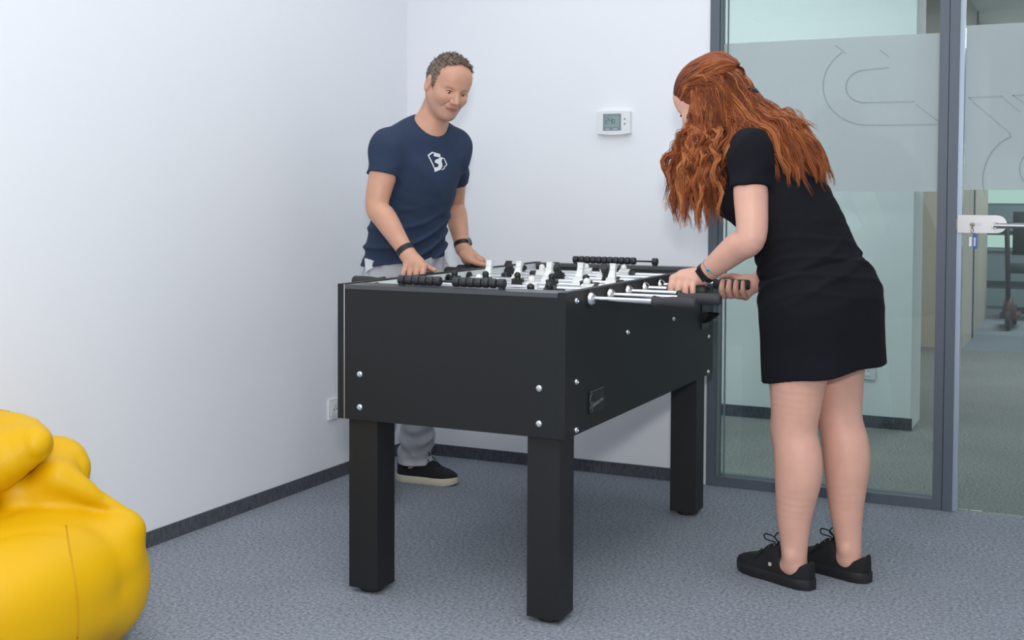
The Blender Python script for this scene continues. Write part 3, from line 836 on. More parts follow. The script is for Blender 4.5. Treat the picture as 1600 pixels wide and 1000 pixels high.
def shoe(parent, ankle, heel, toe, mats, zh=.028, sole_mat='rubber_black', low=False, w=.048, laces=True, badge=False):
    """low lace-up shoe from heel to toe on the floor (z = 0)"""
    heel = np.array(heel, float); toe = np.array(toe, float); L = np.linalg.norm(toe-heel); f = (toe-heel)/L; s = np.array([-f[1], f[0], 0.])
    def width(t):   # half width along the sole
        return w*np.interp(t, [0, .04, .12, .3, .5, .68, .82, .92, .97, 1.0], [.34, .60, .84, .88, .88, 1.0, .94, .70, .46, .12])
    ts = np.concatenate([[0, .012, .03], np.linspace(.06, .94, 24), [.965, .985, 1.0]])
    # sole
    bm = BM(); rings = []
    for z, g in ((0, .96), (.004, 1.02), (zh-.004, 1.03), (zh, .99)):
        rings.append([bm.verts.new(heel+f*(t*L)+s*sd*width(t)*g+A3(0, 0, z+ (.010*max(0, (t-.8)/.2)**2 if z < .01 else .004*max(0, (t-.8)/.2)))) for sd in (1, -1) for t in (ts if sd == 1 else ts[::-1])])
    n = len(rings[0])
    for r0, r1 in zip(rings, rings[1:]):
        for i in range(n): bm.faces.new((r0[i], r0[(i+1) % n], r1[(i+1) % n], r1[i]))
    bm.faces.new(rings[0][::-1]); bm.faces.new(rings[-1])
    # upper
    up = BM(); rows = []
    top = lambda t: np.interp(t, [0, .05, .10, .15, .20, .26, .30, .35, .42, .50, .60, .70, .85, .95, 1.0], [.084, .083, .077, .070, .066, .066, .070, .084, .106, .100, .084, .068, .056, .046, .034]) + (zh-.028)
    m = 9
    for t in ts:
        hgt = top(t)-zh+.004; ww = width(t)*.97; row = []
        openw = np.interp(t, [0, .03, .08, .2, .34, .42], [.0, .50, .68, .74, .62, 0.]) if t < .42 else 0.
        for j in range(2*m+1):
            a = math.pi*j/(2*m); cx = math.cos(a); sz = math.sin(a)
            e = .62 if t < .45 else .72
            x = ww*math.copysign(abs(cx)**e, cx); z = zh-.004+hgt*abs(sz)**.75
            if t < .42 and abs(cx) < openw: z -= .020*min(1, (openw-abs(cx))/.30)
            row.append(up.verts.new(heel+f*(t*L*.985+.004)+s*x+A3(0, 0, z)))
        rows.append(row)
    for r0, r1 in zip(rows, rows[1:]):
        for j in range(2*m): up.faces.new((r0[j], r1[j], r1[j+1], r0[j+1]))
    up.faces.new(rows[0]); up.faces.new(rows[-1][::-1])
    o = obj('shoe', up, mats, parent, smooth=True)
    obj('sole', bm, sole_mat, o, smooth='auto')
    if laces:
        bm = BM()
        for k, t in enumerate((.46, .53, .60, .67)):
            zc = top(t)+.001; ww = width(t)*.40
            tube(bm, [heel+f*(t*L)+s*(-ww)+A3(0, 0, zc-.010), heel+f*(t*L+.004)+A3(0, 0, zc+.002), heel+f*(t*L+.008)+s*ww+A3(0, 0, zc-.010)], .003, 6)
        k0 = heel+f*(.45*L)+A3(0, 0, top(.45)+.004)
        for sd, ln, dz in ((1, .05, .030), (-1, .045, .022)):
            side = s*sd
            tube(bm, spline([k0, k0+side*.018+f*.006+A3(0, 0, dz*.8), k0+side*.030+f*.030+A3(0, 0, dz), k0+side*.022+f*.035+A3(0, 0, dz*.4), k0+side*.006+f*.008+A3(0, 0, .004)], 20), .0022, 6)
            tube(bm, spline([k0, k0+side*.02+f*.02+A3(0, 0, -.004), k0+side*.036+f*.045+A3(0, 0, -.034), k0+side*.044+f*.06+A3(0, 0, -.052)], 12), .002, 6)
        obj('laces', bm, 'lace_black', o, smooth=True)
        bm = BM()
        for sd in (1, -1):
            for t in (.44, .54, .64):
                p = heel+f*(t*L)+s*sd*width(t)*.72+A3(0, 0, zh+(top(t)-zh)*.62)
                lathe(bm, p-s*sd*.003, s*sd+A3(0, 0, .5), [(0, .0055), (.004, .0055), (.0045, .0030), (.002, .0028)], 12)
        obj('eyelets', bm, 'eyelet', o, smooth='auto')
    if badge:
        p = heel+f*(.45*L)+s*badge*width(.45)*.975+A3(0, 0, .056)
        bm = BM(); extrude_poly(bm, [(-.0048, -.0048), (.0048, -.0048), (.0048, .0048), (-.0048, .0048)], p, f, (0, 0, 1), s*badge*.003); obj('logo_tab', bm, 'sole_cream', o)
    return o

def strap(parent, name, m, p, axis, r, width, thick=.003, flat=1., up=(0, 0, 1)):
    bm = BM(); a, b, d = frame_of(axis, up)
    n = 32; rings = []
    for dz, rr in ((-width/2, r), (-width/2, r+thick), (width/2, r+thick), (width/2, r)):
        rings.append([bm.verts.new(np.array(p)+d*dz+(a*math.cos(2*math.pi*i/n)+b*flat*math.sin(2*math.pi*i/n))*rr) for i in range(n)])
    for q in range(4):
        r0, r1 = rings[q], rings[(q+1) % 4]
        for i in range(n): bm.faces.new((r0[i], r0[(i+1) % n], r1[(i+1) % n], r1[i]))
    return obj(name, bm, m, parent, smooth='auto')

def zaxis(*spans):
    out = []
    for a, b, h in spans: out.append(np.arange(a, b, h))
    return np.concatenate(out)

# ---------- man
MAN_L = nz((.5, .866, 0)); MAN_F = nz((.866, -.5, 0))
def man():
    hip = A3(.425, 4.12, .90); waist = A3(.462, 4.095, 1.08); chest = A3(.515, 4.065, 1.26); top = A3(.545, 4.045, 1.37)
    shR, shL = A3(.468, 3.905, 1.362), A3(.602, 4.165, 1.375)
    elR, elL = A3(.452, 3.850, 1.145), A3(.500, 4.360, 1.15)
    wrR, wrL = A3(.600, 3.822, .968), A3(.578, 4.292, .972)
    hp = [hip-MAN_L*.085-A3(0, 0, .02), hip+MAN_L*.085-A3(0, 0, .02)]
    kn = [A3(.365, 4.02, .50), A3(.40, 4.30, .50)]
    ak = [A3(.290, 4.085, .10), A3(.322, 4.355, .10)]
    H = Head((.650, 4.028, 1.592), (.76, -.56, -.38), roll=-.16)
    SQ = (MAN_F, .74)
    def torso(v, infl, k=.04):
        v.chain([hip-MAN_L*.012, waist-MAN_L*.014, chest-MAN_L*.006, top], [.146, .136, .150, .106], k, SQ, infl=infl)
        v.chain([shR, top+A3(-.012, .007, .03), shL], [.056, .064, .056], k, infl=infl)
        for s in (shR, shL): v.cone(chest, s-A3(0, 0, .035), .09, .052, .04, infl=infl)
    v = Vol(np.arange(.17, .84, .0032), np.arange(3.70, 4.58, .0032), zaxis((-.0, .80, .012), (.80, 1.44, .0034), (1.44, 1.73, .0027)))
    torso(v, 0)
    for i in (0, 1):
        limb(v, [hp[i], kn[i], ak[i]], [.085, .056, .040], .02)
        d = nz((ak[1]+MAN_F-ak[1])*A3(1, 1, 0)); v.cone(ak[i]+A3(0, 0, -.045), ak[i]+(A3(.08, -.10, -.060) if i == 0 else A3(.13, .012, -.060)), .026, .018, .02)
    # arms
    for sh, el, wr, in ((shR, elR, wrR), (shL, elL, wrL)):
        m1 = seg_pt(sh, el, .45); m2 = seg_pt(el, wr, .28)
        limb(v, [sh, m1, el, m2, seg_pt(el, wr, .75), wr], [.054, .052, .043, .044, .033, .0275], .015)
    nb = A3(.552, 4.035, 1.39); nt = H.P(-.030, 0, -.055)
    limb(v, [nb, nt], [.060, .052], .02)
    v.cone(nb+MAN_L*.07+A3(-.02, .01, -.02), nt+A3(-.02, .01, -.045), .036, .028, .035); v.cone(nb-MAN_L*.07+A3(-.02, .01, -.02), nt+A3(-.02, .01, -.045), .036, .028, .035)
    head_sdf(v, H)
    # right hand closed over the bar from above, thumb forward
    y5, y8 = RODY[4], RODY[7]
    hand_sdf(v, wrR, (y5, RZ), .688, .617, .017, (-.020, .036), (-.036, .012), (-.030, -.018), (-.008, -.027),
             [A3(.625, y5+.018, .950), A3(.664, y5+.020, .930), A3(.695, y5+.008, .921), A3(.722, y5-.004, .916)])
    v.cone(wrR, A3(.65, y5-.006, .938), .026, .027, .02)
    hand_sdf(v, wrL, (y8, RZ), .664, .593, .017, (.020, .036), (.036, .012), (.030, -.018), (.008, -.027),
             [A3(.600, y8-.016, .952), A3(.638, y8-.024, .930), A3(.668, y8-.014, .917), A3(.692, y8-.004, .912)])
    v.cone(wrL, A3(.622, y8+.002, .938), .026, .027, .02)
    me = v.mesh('person', 1)
    o = link('person', me, ['skin_man', 'lip'], None, (.38, 4.14, 0))
    tag(o, 'smiling man in navy t-shirt and grey jeans leaning over the table', 'person')
    C = centers(me)+np.array([.38, 4.14, 0]); q = (C-H.c)@H.R.T/HS
    lipm = (q[:, 0] > .082) & (np.abs(q[:, 1]) < .027) & (np.abs(q[:, 2]+.0690-4.0*q[:, 1]**2) < .0085*(1-(q[:, 1]/.030)**2)) & (q[:, 0] > .078)
    set_mi(me, lipm.astype(int))
    vv = np.empty(len(me.vertices)*3, np.float32); me.vertices.foreach_get('co', vv)
    vq = (vv.reshape(-1, 3)+np.array([.38, 4.14, 0])-H.c)@H.R.T/HS
    st = np.clip((-vq[:, 2]-.040)/.018, 0, 1)*np.clip((vq[:, 0]-.004)/.018, 0, 1)*np.clip((vq[:, 2]+.135)/.02, 0, 1)*.35
    av = me.attributes.new('stubble', 'FLOAT', 'POINT'); av.data.foreach_set('value', st.astype(np.float32))
    # eyes, brows
    for sd in (-1, 1):
        bm = BM(); bmesh.ops.create_uvsphere(bm, u_segments=18, v_segments=12, radius=1)
        for w in bm.verts: w.co = Vector(H.P(.0745+.0155*w.co[0], sd*.0315+.0125*w.co[1], -.0050+.0042*w.co[2]))
        e = obj('eye', bm, 'eye_white', o, smooth=True)
        bm = BM(); bmesh.ops.create_uvsphere(bm, u_segments=14, v_segments=10, radius=1)
        for w in bm.verts: w.co = Vector(H.P(.0865+.0042*w.co[0], sd*.0305+.0058*w.co[1], -.0060+.0040*w.co[2]))
        obj('iris', bm, 'eye_dark', e, smooth=True)
        bm = BM(); tube(bm, [H.P(.0865, sd*.019, -.0015), H.P(.0905, sd*.029, .0018), H.P(.0865, sd*.040, .0005), H.P(.081, sd*.046, -.0035)], [.0008, .0014, .0014, .0008], 6); obj('eyelash', bm, 'eye_dark', e, smooth=True)
        bm = BM(); tube(bm, [H.P(.0925, sd*.014, .0185), H.P(.0915, sd*.028, .0235), H.P(.083, sd*.044, .0215), H.P(.075, sd*.053, .0155)], [.0026, .0036, .0032, .0012], 7); obj('eyebrow', bm, 'brow_hair', o, smooth=True)
    # hair: short cropped cap with a receding front, and short strands on it
    hv = Vol(np.arange(H.c[0]-.13, H.c[0]+.13, .0028), np.arange(H.c[1]-.13, H.c[1]+.13, .0028), np.arange(H.c[2]-.12, H.c[2]+.16, .0028))
    hv.ell(H.P(-.008, 0, .031), (.0945, .0790, .0905), H.R, 0)
    hv.ell(H.P(.046, 0, .096), (.034, .046, .017), H.R, .02)
    hv.ell(H.P(.090, 0, .026), (.064, .105, .082), H.R, .010, op='cut')
    hv.ell(H.P(.082, .050, .062), (.036, .030, .026), H.R, .012, op='cut'); hv.ell(H.P(.082, -.050, .062), (.036, .030, .026), H.R, .012, op='cut')
    hv.plane(H.P(-.0, 0, -.012), -H.u*.9+H.f*.45)
    hv.plane(H.P(-.05, 0, -.055), -H.u)
    for sd in (-1, 1):
        hv.ell(H.P(-.004, sd*.085, -.012), (.022, .02, .030), H.R, .006, op='cut')
        hv.cone(H.P(.022, sd*.072, .02), H.P(.020, sd*.071, -.018), .010, .006, .008, (H.l, .5))
    hv.displace(lambda x, y, z: .0022*np.sin(260*x+190*z)*np.sin(230*y-170*z)+.0015*np.sin(420*z+300*x))
    hm = hv.mesh('hair', 0); hr = link('hair', hm, 'man_hair', o, (.38, 4.14, 0))
    rg = np.random.default_rng(3); vs = np.empty(len(hm.vertices)*3, np.float32); hm.vertices.foreach_get('co', vs); vs = vs.reshape(-1, 3)+np.array([.38, 4.14, 0])
    pick = vs[rg.integers(0, len(vs), 2600)]
    q = (pick-H.c)@H.R.T
    bm = BM()
    for p, l in zip(pick, q):
        if l[2] < -.02: continue
        n = nz(p-H.P(-.012, 0, .01)); d = nz(n*.45+H.u*.05+(H.f*.75 if l[2] > .07 else -H.u*.9-H.f*.3)+rg.normal(0, .22, 3))
        L = .016 if l[2] > .06 else .010
        tube(bm, [p-n*.002, p+d*L*.55, p+d*L-n*.003], [.0011, .0009, .0003], 3)
    obj('hair_tuft', bm, 'man_hair', hr, smooth=True)
    # t-shirt
    s = Vol(np.arange(.20, .86, .004), np.arange(3.72, 4.42, .004), np.arange(.88, 1.56, .004))
    torso(s, .012)
    s.chain([A3(.406, 4.113, .88), A3(.424, 4.103, .98), waist-MAN_L*.014], [.160, .155, .143], .03, (MAN_F, .82))
    def sleeve(sh, el, wr, t):
        e = seg_pt(sh, el, t); d = nz(el-sh)
        q = Vol(*s.ax); q.D[:] = 1
        q.cone(sh-d*.0, e+d*.03, .0605, .0615, 0); q.plane(e, d)
        q.displace(lambda x, y, z: .0025*np.sin(70*z+35*(x-y)))
        a, b = s.D, q.D; h = np.clip(.5+.5*(a-b)/.025, 0, 1); s.D = a*(1-h)+b*h-.025*h*(1-h)
    sleeve(shR, elR, wrR, .50); sleeve(shL, elL, wrL, .56)
    def fold(x, y, z):
        a = (x-.5)*MAN_F[0]+(y-4.07)*MAN_F[1]; b = (x-.5)*MAN_L[0]+(y-4.07)*MAN_L[1]
        lowr = np.clip((1.16-z)*6, 0, 1); up = np.clip((z-1.12)*6, 0, 1)
        w1 = 58*z+14*b+3.0*np.sin(9*b+7*a+1)+1.5*np.sin(21*b+5*z); w2 = 96*z-34*b+2.6*np.sin(13*b-4*z)
        rdg = lambda w: np.exp(-2.2*(1-np.cos(w)))*2-.55
        return -(.0085*rdg(w1)*(.45+.55*np.sin(5*b+11*z))*lowr + .0055*rdg(w2)*lowr
                + .0045*rdg(26*b+20*z+2+np.sin(9*z))*up*np.clip((1.40-z)*8, 0, 1))
    s.displace(fold)
    s.plane(A3(.43, 4.12, .928), A3(.10, .06, -1))
    # neck opening
    s.ell(A3(.596, 4.018, 1.474), (.071, .071, .075), None, .006, op='cut')
    s.plane((0, 0, 1.500), (0, 0, 1))
    sm = s.mesh('t_shirt', 1); ts = link('t_shirt', sm, 'navy_cotton', o, (.38, 4.14, 0)); ts['label'] = 'navy blue crew-neck t-shirt with a white chest print'
    # printed emblem: outlined shield with a figure three, laid onto the cloth
    from mathutils.bvhtree import BVHTree
    vs = np.empty(len(sm.vertices)*3, np.float32); sm.vertices.foreach_get('co', vs)
    bvh = BVHTree.FromPolygons([tuple(a) for a in (vs.reshape(-1, 3)+np.array([.38, 4.14, 0]))], [tuple(p.vertices) for p in sm.polygons])
    ec = np.array(at(682.5, 255, .62)); ed = nz(-MAN_F+A3(0, 0, .05)); el_ = MAN_L; eu = nz(np.cross(MAN_F, MAN_L))
    ax = nz(el_*.98+A3(0, 0, -.20))*1.32; ay = np.cross(MAN_F, ax)/1.32
    polys = [
        [(-.94, .55), (-.62, .98), (.10, .96), (.22, .82), (.12, .86), (-.55, .86), (-.80, .52), (-.20, -.42), (-.22, -.60)],       # left outline
        [(-.42, .90), (.14, .92), (.20, .78), (.12, .62), (-.42, .60)],
        [(.14, .66), (.30, .70), (.42, .62), (.36, .30), (.50, .02), (.52, -.22), (.42, -.52), (.30, -.62), (-.12, -.92), (-.22, -.58), (-.12, -.44), (.06, -.38), (.16, -.22), (.10, -.06), (-.06, -.02), (-.26, .02), (-.22, .28), (.0, .44), (.12, .56)],
        [(.30, .70), (.62, .66), (.98, .16), (.96, .04), (.76, -.20), (.80, -.34), (.62, -.50), (.50, -.56), (.52, -.44), (.70, -.34), (.66, -.18), (.88, .08), (.58, .56), (.42, .60)]]
    bm = BM(); S = .036
    for pl in polys:
        V2 = [bm.verts.new((a, b, 0)) for a, b in pl]; bm.faces.new(V2)
    bmesh.ops.triangulate(bm, faces=bm.faces[:])
    for _ in range(3): bmesh.ops.subdivide_edges(bm, edges=[e for e in bm.edges if e.calc_length() > .12], cuts=1); bmesh.ops.triangulate(bm, faces=bm.faces[:])
    for w in bm.verts:
        p = ec+ax*w.co[0]*S+ay*w.co[1]*S*1.05
        r = bvh.ray_cast(Vector(p-ed*.3), Vector(ed))
        w.co = (r[0]-Vector(ed)*.0018) if r[0] is not None else Vector(p)
    obj('printed_emblem', bm, 'print_white', ts, smooth=True)
    # collar band
    # trousers
    tv = Vol(np.arange(.15, .66, .0055), np.arange(3.80, 4.50, .0055), np.arange(.05, 1.0, .0055))
    tv.cone(hip-MAN_L*.012+A3(0, 0, -.06), hip-MAN_L*.012+A3(.012, -.008, .06), .154, .150, .03, (MAN_F, .80))
    for i in (0, 1):
        limb(tv, [hp[i]-A3(0, 0, .03), kn[i], seg_pt(kn[i], ak[i], .5), ak[i]+A3(0, 0, -.03)], [.102, .080, .072, .067], .03)
    tv.displace(lambda x, y, z: (.005*np.sin(60*z+20*x+2*np.sin(30*y))+.003*np.sin(110*z-40*y))*np.clip((.55-z)*3, .15, 1)+.0025*np.sin(90*(x-y)+50*z))
    tv.plane((0, 0, .955), (0, 0, 1))
    for i in (0, 1): tv.cone(ak[i]+A3(0, 0, -.06), ak[i]+A3(0, 0, -.02), .2, .2, 0, op='cut') if False else None
    tv.plane((0, 0, .076), (0, 0, -1))
    tm = tv.mesh('jeans', 1); tr = link('jeans', tm, 'grey_denim', o, (.38, 4.14, 0))
    bm = BM()
    p0 = A3(*at(578, 408, .335)); 
    extrude_poly(bm, [(-.012, .02), (.03, .012), (.028, -.018), (.012, -.022), (-.006, -.034)], A3(.350, 3.952, .922), nz((.9, -.2, 0)), (0, 0, 1), A3(-.05, -.12, 0)*.05)
    obj('pocket_lining', bm, 'print_white', tr)
    # shoes
    for i, (hl, te) in enumerate(((A3(.243, 4.148, 0), A3(.428, 3.952, 0)), (A3(.245, 4.352, 0), A3(.515, 4.372, 0)))):
        shoe(o, ak[i], hl, te, 'shoe_black', .030, 'sole_cream', w=.050)
    # wristband, watch
    ar = nz(wrR-elR); al = nz(wrL-elL)
    strap(o, 'wristband', 'band_black', wrR-ar*.018, ar, .0300, .022)
    wt = strap(o, 'wristwatch', 'band_black', wrL-al*.018, al, .0300, .018)
    c = wrL-al*.018; n = nz(np.cross(al, A3(0, 0, 1))*-1+A3(.55, -.2, .35)); n = nz(n-al*(n@al))
    bm = BM(); lathe(bm, c+n*.029, n, [(0, .017), (.006, .018), (.008, .016)], 24); ca = obj('watch_case', bm, 'watch_steel', wt, smooth='auto')
    bm = BM(); lathe(bm, c+n*.0372, n, [(0, .0145), (.0006, .0145)], 24); obj('watch_dial', bm, 'black_plastic', ca)
    return o

def at(u, v, x):
    d = CF+CR*(u-800)/CAM_F+CU*(CAM_Y0-v)/CAM_F
    return CAM_LOC+d*((x-CAM_LOC[0])/d[0])
man()

# ---------- woman
WF = nz((-.95, .30, 0)); WL = nz((-.30, -.95, 0))       # forward, left
def woman():
    hip = A3(2.072, 3.80, .87); waist = A3(2.018, 3.80, 1.05); chest = A3(1.930, 3.80, 1.20); top = A3(1.872, 3.80, 1.315)
    shL, shR = A3(1.895, 3.655, 1.320), A3(1.825, 3.955, 1.330)
    elL, elR = A3(1.915, 3.600, 1.065), A3(1.945, 4.02, 1.045)
    wrL, wrR = A3(1.752, 3.655, .938), A3(1.850, 3.985, .905)
    hp = [hip+WL*.088-A3(0, 0, .03), hip-WL*.088-A3(0, 0, .03)]
    kn = [A3(2.028, 3.708, .475), A3(2.135, 3.862, .50)]
    ak = [A3(2.036, 3.690, .105), A3(2.172, 3.838, .105)]
    OG = (2.08, 3.78, 0)
    H = Head((1.716, 3.80, 1.484), (-.83, .17, -.50))
    SQ = (WF, .86)
    def torso(v, infl, k=.05):
        v.chain([hip, waist, chest, top], [.158, .155, .148, .100], k, SQ, infl=infl)
        v.ell(hip+WL*.07-WF*.040+A3(0, 0, -.02), (.100, .095, .125), None, .09, infl=infl); v.ell(hip-WL*.07-WF*.040+A3(0, 0, -.02), (.100, .095, .125), None, .09, infl=infl)
        for s in (-1, 1): v.ell(chest+WF*.085+WL*s*.072+A3(0, 0, -.02), (.068, .066, .066), None, .03, infl=infl)
        for s in (shR, shL):
            v.cone(top, s, .062, .050, .035, infl=infl); v.cone(chest, s-A3(0, 0, .03), .08, .05, .035, infl=infl)
    v = Vol(np.arange(1.60, 2.34, .0034), np.arange(3.52, 4.12, .0034), zaxis((0, .06, .006), (.06, .60, .0045), (.60, .85, .008), (.85, 1.2, .003), (1.2, 1.62, .0034)))
    torso(v, 0)
    for i in (0, 1):
        a = lambda t: seg_pt(kn[i], ak[i], t)
        limb(v, [hp[i], seg_pt(hp[i], kn[i], .4), seg_pt(hp[i], kn[i], .75), kn[i], a(.22)+A3(.008, 0, 0), a(.45)+A3(.008, 0, 0), a(.72), a(.93), a(1.10)], [.098, .094, .078, .068, .0695, .066, .052, .0415, .037], .02)
        v.ell(a(.30)-WF*.028+A3(0, 0, 0), (.050, .050, .095), None, .03)
        v.ell(kn[i]+WF*.036+A3(0, 0, .0), (.034, .034, .040), None, .03)
        v.ell(ak[i]+WL*.030+A3(.004, 0, -.01), (.010, .010, .014), None, .025)
        v.cone(ak[i]+A3(.004, 0, -.05), ak[i]+A3(-.11, .045, -.066), .030, .016, .02)
    for sh, el, wr in ((shL, elL, wrL), (shR, elR, wrR)):
        m1 = seg_pt(sh, el, .5); m2 = seg_pt(el, wr, .30)
        limb(v, [sh, m1, el, m2, seg_pt(el, wr, .78), wr], [.051, .051, .046, .045, .034, .0265], .015)
    nb = A3(1.860, 3.80, 1.345); nt = H.P(-.035, 0, -.060)
    limb(v, [nb, nt], [.060, .050], .03)
    head_sdf(v, H, False)
    y4, y6 = RODY[3], RODY[5]
    hand_sdf(v, wrL, (y4, RZ), 1.664, 1.727, .017, (-.018, .034), (-.034, .010), (-.028, -.018), (-.008, -.026),
             [A3(1.725, y4+.016, .938), A3(1.690, y4+.022, .920), A3(1.662, y4+.016, .908), A3(1.640, y4+.012, .902)])
    v.cone(wrL, A3(1.695, y4-.002, .932), .025, .025, .02)
    hand_sdf(v, wrR, (y6, RZ-.004), 1.738, 1.803, .017, (.016, -.032), (-.012, -.033), (-.033, -.010), (-.026, .014),
             [A3(1.822, y6+.024, .905), A3(1.785, y6+.028, .912), A3(1.752, y6+.018, .918), A3(1.722, y6+.004, .913)])
    v.cone(wrR, A3(1.79, y6+.024, .882), .026, .024, .02)
    me = v.mesh('person', 1)
    o = link('person', me, ['skin_woman', 'lip'], None, OG)
    tag(o, 'woman in black dress with long curly red hair bending over the table', 'person')
    for sd in (-1, 1):
        bm = BM(); bmesh.ops.create_uvsphere(bm, u_segments=18, v_segments=12, radius=1)
        for w in bm.verts: w.co = Vector(H.P(.0745+.0155*w.co[0], sd*.0315+.0125*w.co[1], -.004+.006*w.co[2]))
        e = obj('eye', bm, 'eye_white', o, smooth=True)
        bm = BM(); tube(bm, [H.P(.0865, sd*.019, -.0035), H.P(.0915, sd*.029, .0005), H.P(.0885, sd*.041, -.0008), H.P(.083, sd*.050, -.0015)], [.0012, .0030, .0034, .0016], 6); obj('eyelash', bm, 'eye_dark', e, smooth=True)
        bm = BM(); tube(bm, [H.P(.0925, sd*.014, .0185), H.P(.0915, sd*.028, .0240), H.P(.083, sd*.044, .0225), H.P(.075, sd*.053, .0165)], [.0014, .0022, .0018, .0008], 7); obj('eyebrow', bm, 'brow_dark', o, smooth=True)
    # dress: fitted top with short sleeves, skirt flaring at the back
    s = Vol(np.arange(1.68, 2.42, .004), np.arange(3.50, 4.12, .004), np.arange(.52, 1.43, .004))
    torso(s, .010)
    hemc = A3(2.085, 3.80, .56)
    s.cone(hip+A3(-.002, 0, -.03), hemc, .190, .199, .05, (WF, .86))
    s.cone(hip-WF*.06-WL*.04, A3(2.17, 3.885, .60), .115, .105, .04)
    s.plane(A3(1.89, 3.80, .600), A3(.19, -.0, -1))
    # hollow under the hem
    q = Vol(*s.ax); q.cone(hip+A3(0, 0, -.22), hemc-A3(0, 0, .05), .176, .186, .02, (WF, .89)); q.cone(A3(2.16, 3.875, .72), A3(2.195, 3.893, .55), .095, .104, .03)
    s.D = np.maximum(s.D, -q.D)
    def sleeve(sh, el, t):
        e = seg_pt(sh, el, t); d = nz(el-sh)
        q = Vol(*s.ax); q.cone(sh-d*.01, e+d*.03, .061, .0625, 0); q.plane(e, d)
        a, b = s.D, q.D; h = np.clip(.5+.5*(a-b)/.025, 0, 1); s.D = a*(1-h)+b*h-.025*h*(1-h)
    sleeve(shL, elL, .44); sleeve(shR, elR, .44)
    def fold(x, y, z):
        b = (x-2.0)*WL[0]+(y-3.8)*WL[1]; a = (x-2.0)*WF[0]+(y-3.8)*WF[1]
        md = np.exp(-((z-.98)/.11)**2); lo = np.clip((.82-z)*5, 0, 1); sm_ = np.exp(-((z-.925-.27*(x-1.92))/.0065)**2)
        ww = z+.35*a
        rdg = lambda w: np.exp(-2.2*(1-np.cos(w)))*2-.55
        return -(.0042*rdg(66*ww+3.5*np.sin(11*b+9*a)+1.6*np.sin(23*b))*md*(.5+.5*np.sin(9*b+14*z)) + .0030*rdg(95*ww-40*b+2*np.sin(15*b))*md
                 + .0050*np.sin(24*b+20*a+4*z)*lo - .0055*sm_ + .0020*rdg(40*z+55*a)*np.clip((z-1.05)*5, 0, 1))
    s.displace(fold)
    s.cone(nb+A3(.015, 0, -.02), nt, .070, .09, .008, op='cut')
    sm = s.mesh('dress', 1); link('dress', sm, 'black_knit', o, OG)
    # shoes
    shoe(o, ak[0], A3(2.098, 3.668, 0), A3(1.838, 3.797, 0), 'shoe_black', .032, 'rubber_black', w=.047, badge=1)
    shoe(o, ak[1], A3(2.240, 3.815, 0), A3(1.985, 3.925, 0), 'shoe_black', .032, 'rubber_black', w=.047)
    # fitness band, bracelet with a blue bead
    a = nz(wrL-elL)
    fb = strap(o, 'fitness_band', 'band_black', wrL-a*.016, a, .0300, .017)
    n = nz(A3(-.35, -.9, -.25)); n = nz(n-a*(n@a)); c = wrL-a*.016
    bm = BM(); b2 = np.cross(a, n); extrude_poly(bm, [(-.021, -.0095), (.021, -.0095), (.021, .0095), (-.021, .0095)], c+n*.028, b2, a, n*.008); obj('band_display', bm, 'black_plastic', fb, bevel=.003)
    br = strap(o, 'bracelet', 'cord_grey', wrL-a*.045, nz(a+A3(.15, 0, -.1)), .0335, .0025, .0015)
    n2 = nz(A3(.15, -.95, .05)); n2 = nz(n2-a*(n2@a))
    bm = BM(); lathe(bm, wrL-a*.045+n2*.033, n2, [(0, .0055), (.003, .0055), (.004, .004)], 14); bd = obj('bead', bm, 'bead_blue', br, smooth='auto')
    bm = BM(); lathe(bm, wrL-a*.045+n2*.0370, n2, [(0, .0018), (.0006, .0016)], 10); obj('bead_eye', bm, 'eye_dark', bd)
    hair(o, H, OG)
    return o

mat('brow_dark', '#3b2a22', .7)
def hairmat():
    m = bpy.data.materials.new('red_hair'); m.use_nodes = True; nt = m.node_tree; b = nt.nodes['Principled BSDF']
    at_ = nt.nodes.new('ShaderNodeAttribute'); at_.attribute_name = 'strand'
    r = nt.nodes.new('ShaderNodeValToRGB'); e = r.color_ramp.elements
    e[0].position = 0; e[0].color = lin('#4a2416'); e[1].position = 1; e[1].color = lin('#cb8350')
    x = e.new(.35); x.color = lin('#7f3f20'); x = e.new(.7); x.color = lin('#a55a2d')
    nt.links.new(at_.outputs['Fac'], r.inputs[0]); nt.links.new(r.outputs[0], b.inputs['Base Color'])
    b.inputs['Roughness'].default_value = .42; b.inputs['Specular IOR Level'].default_value = .35
    MATS['red_hair'] = m
hairmat()
mat('hair_under', '#74391d', .6, var=.45, vscale=60, stretch=(1, 3, .4))

def strands_mesh(name, S, T, sides=4):
    """S: list of (points k x 3, radii k, tint)"""
    V = []; F = []; C = []; base = 0
    ang = np.arange(sides)*2*math.pi/sides
    for pts, rad, tint, fl in S:
        k = len(pts); t = np.gradient(pts, axis=0); t /= np.linalg.norm(t, axis=1)[:, None]+1e-9
        ref = np.array([.31, -.9, .3]); a = np.cross(t, ref); a /= np.linalg.norm(a, axis=1)[:, None]+1e-9; b = np.cross(t, a)
        ring = pts[:, None, :]+rad[:, None, None]*(a[:, None, :]*np.cos(ang)[None, :, None]+fl*b[:, None, :]*np.sin(ang)[None, :, None])
        V.append(ring.reshape(-1, 3)); C.append(np.full(k*sides, tint))
        i = np.arange(k-1)[:, None]*sides; j = np.arange(sides)[None, :]; j2 = (j+1) % sides
        F.append((base+np.stack([i+j, i+j2, i+sides+j2, i+sides+j], -1)).reshape(-1, 4)); base += k*sides
    V = np.vstack(V); F = np.vstack(F); me = npmesh(name, V, F)
    at_ = me.attributes.new('strand', 'FLOAT', 'POINT'); at_.data.foreach_set('value', np.concatenate(C).astype(np.float32))
    return me

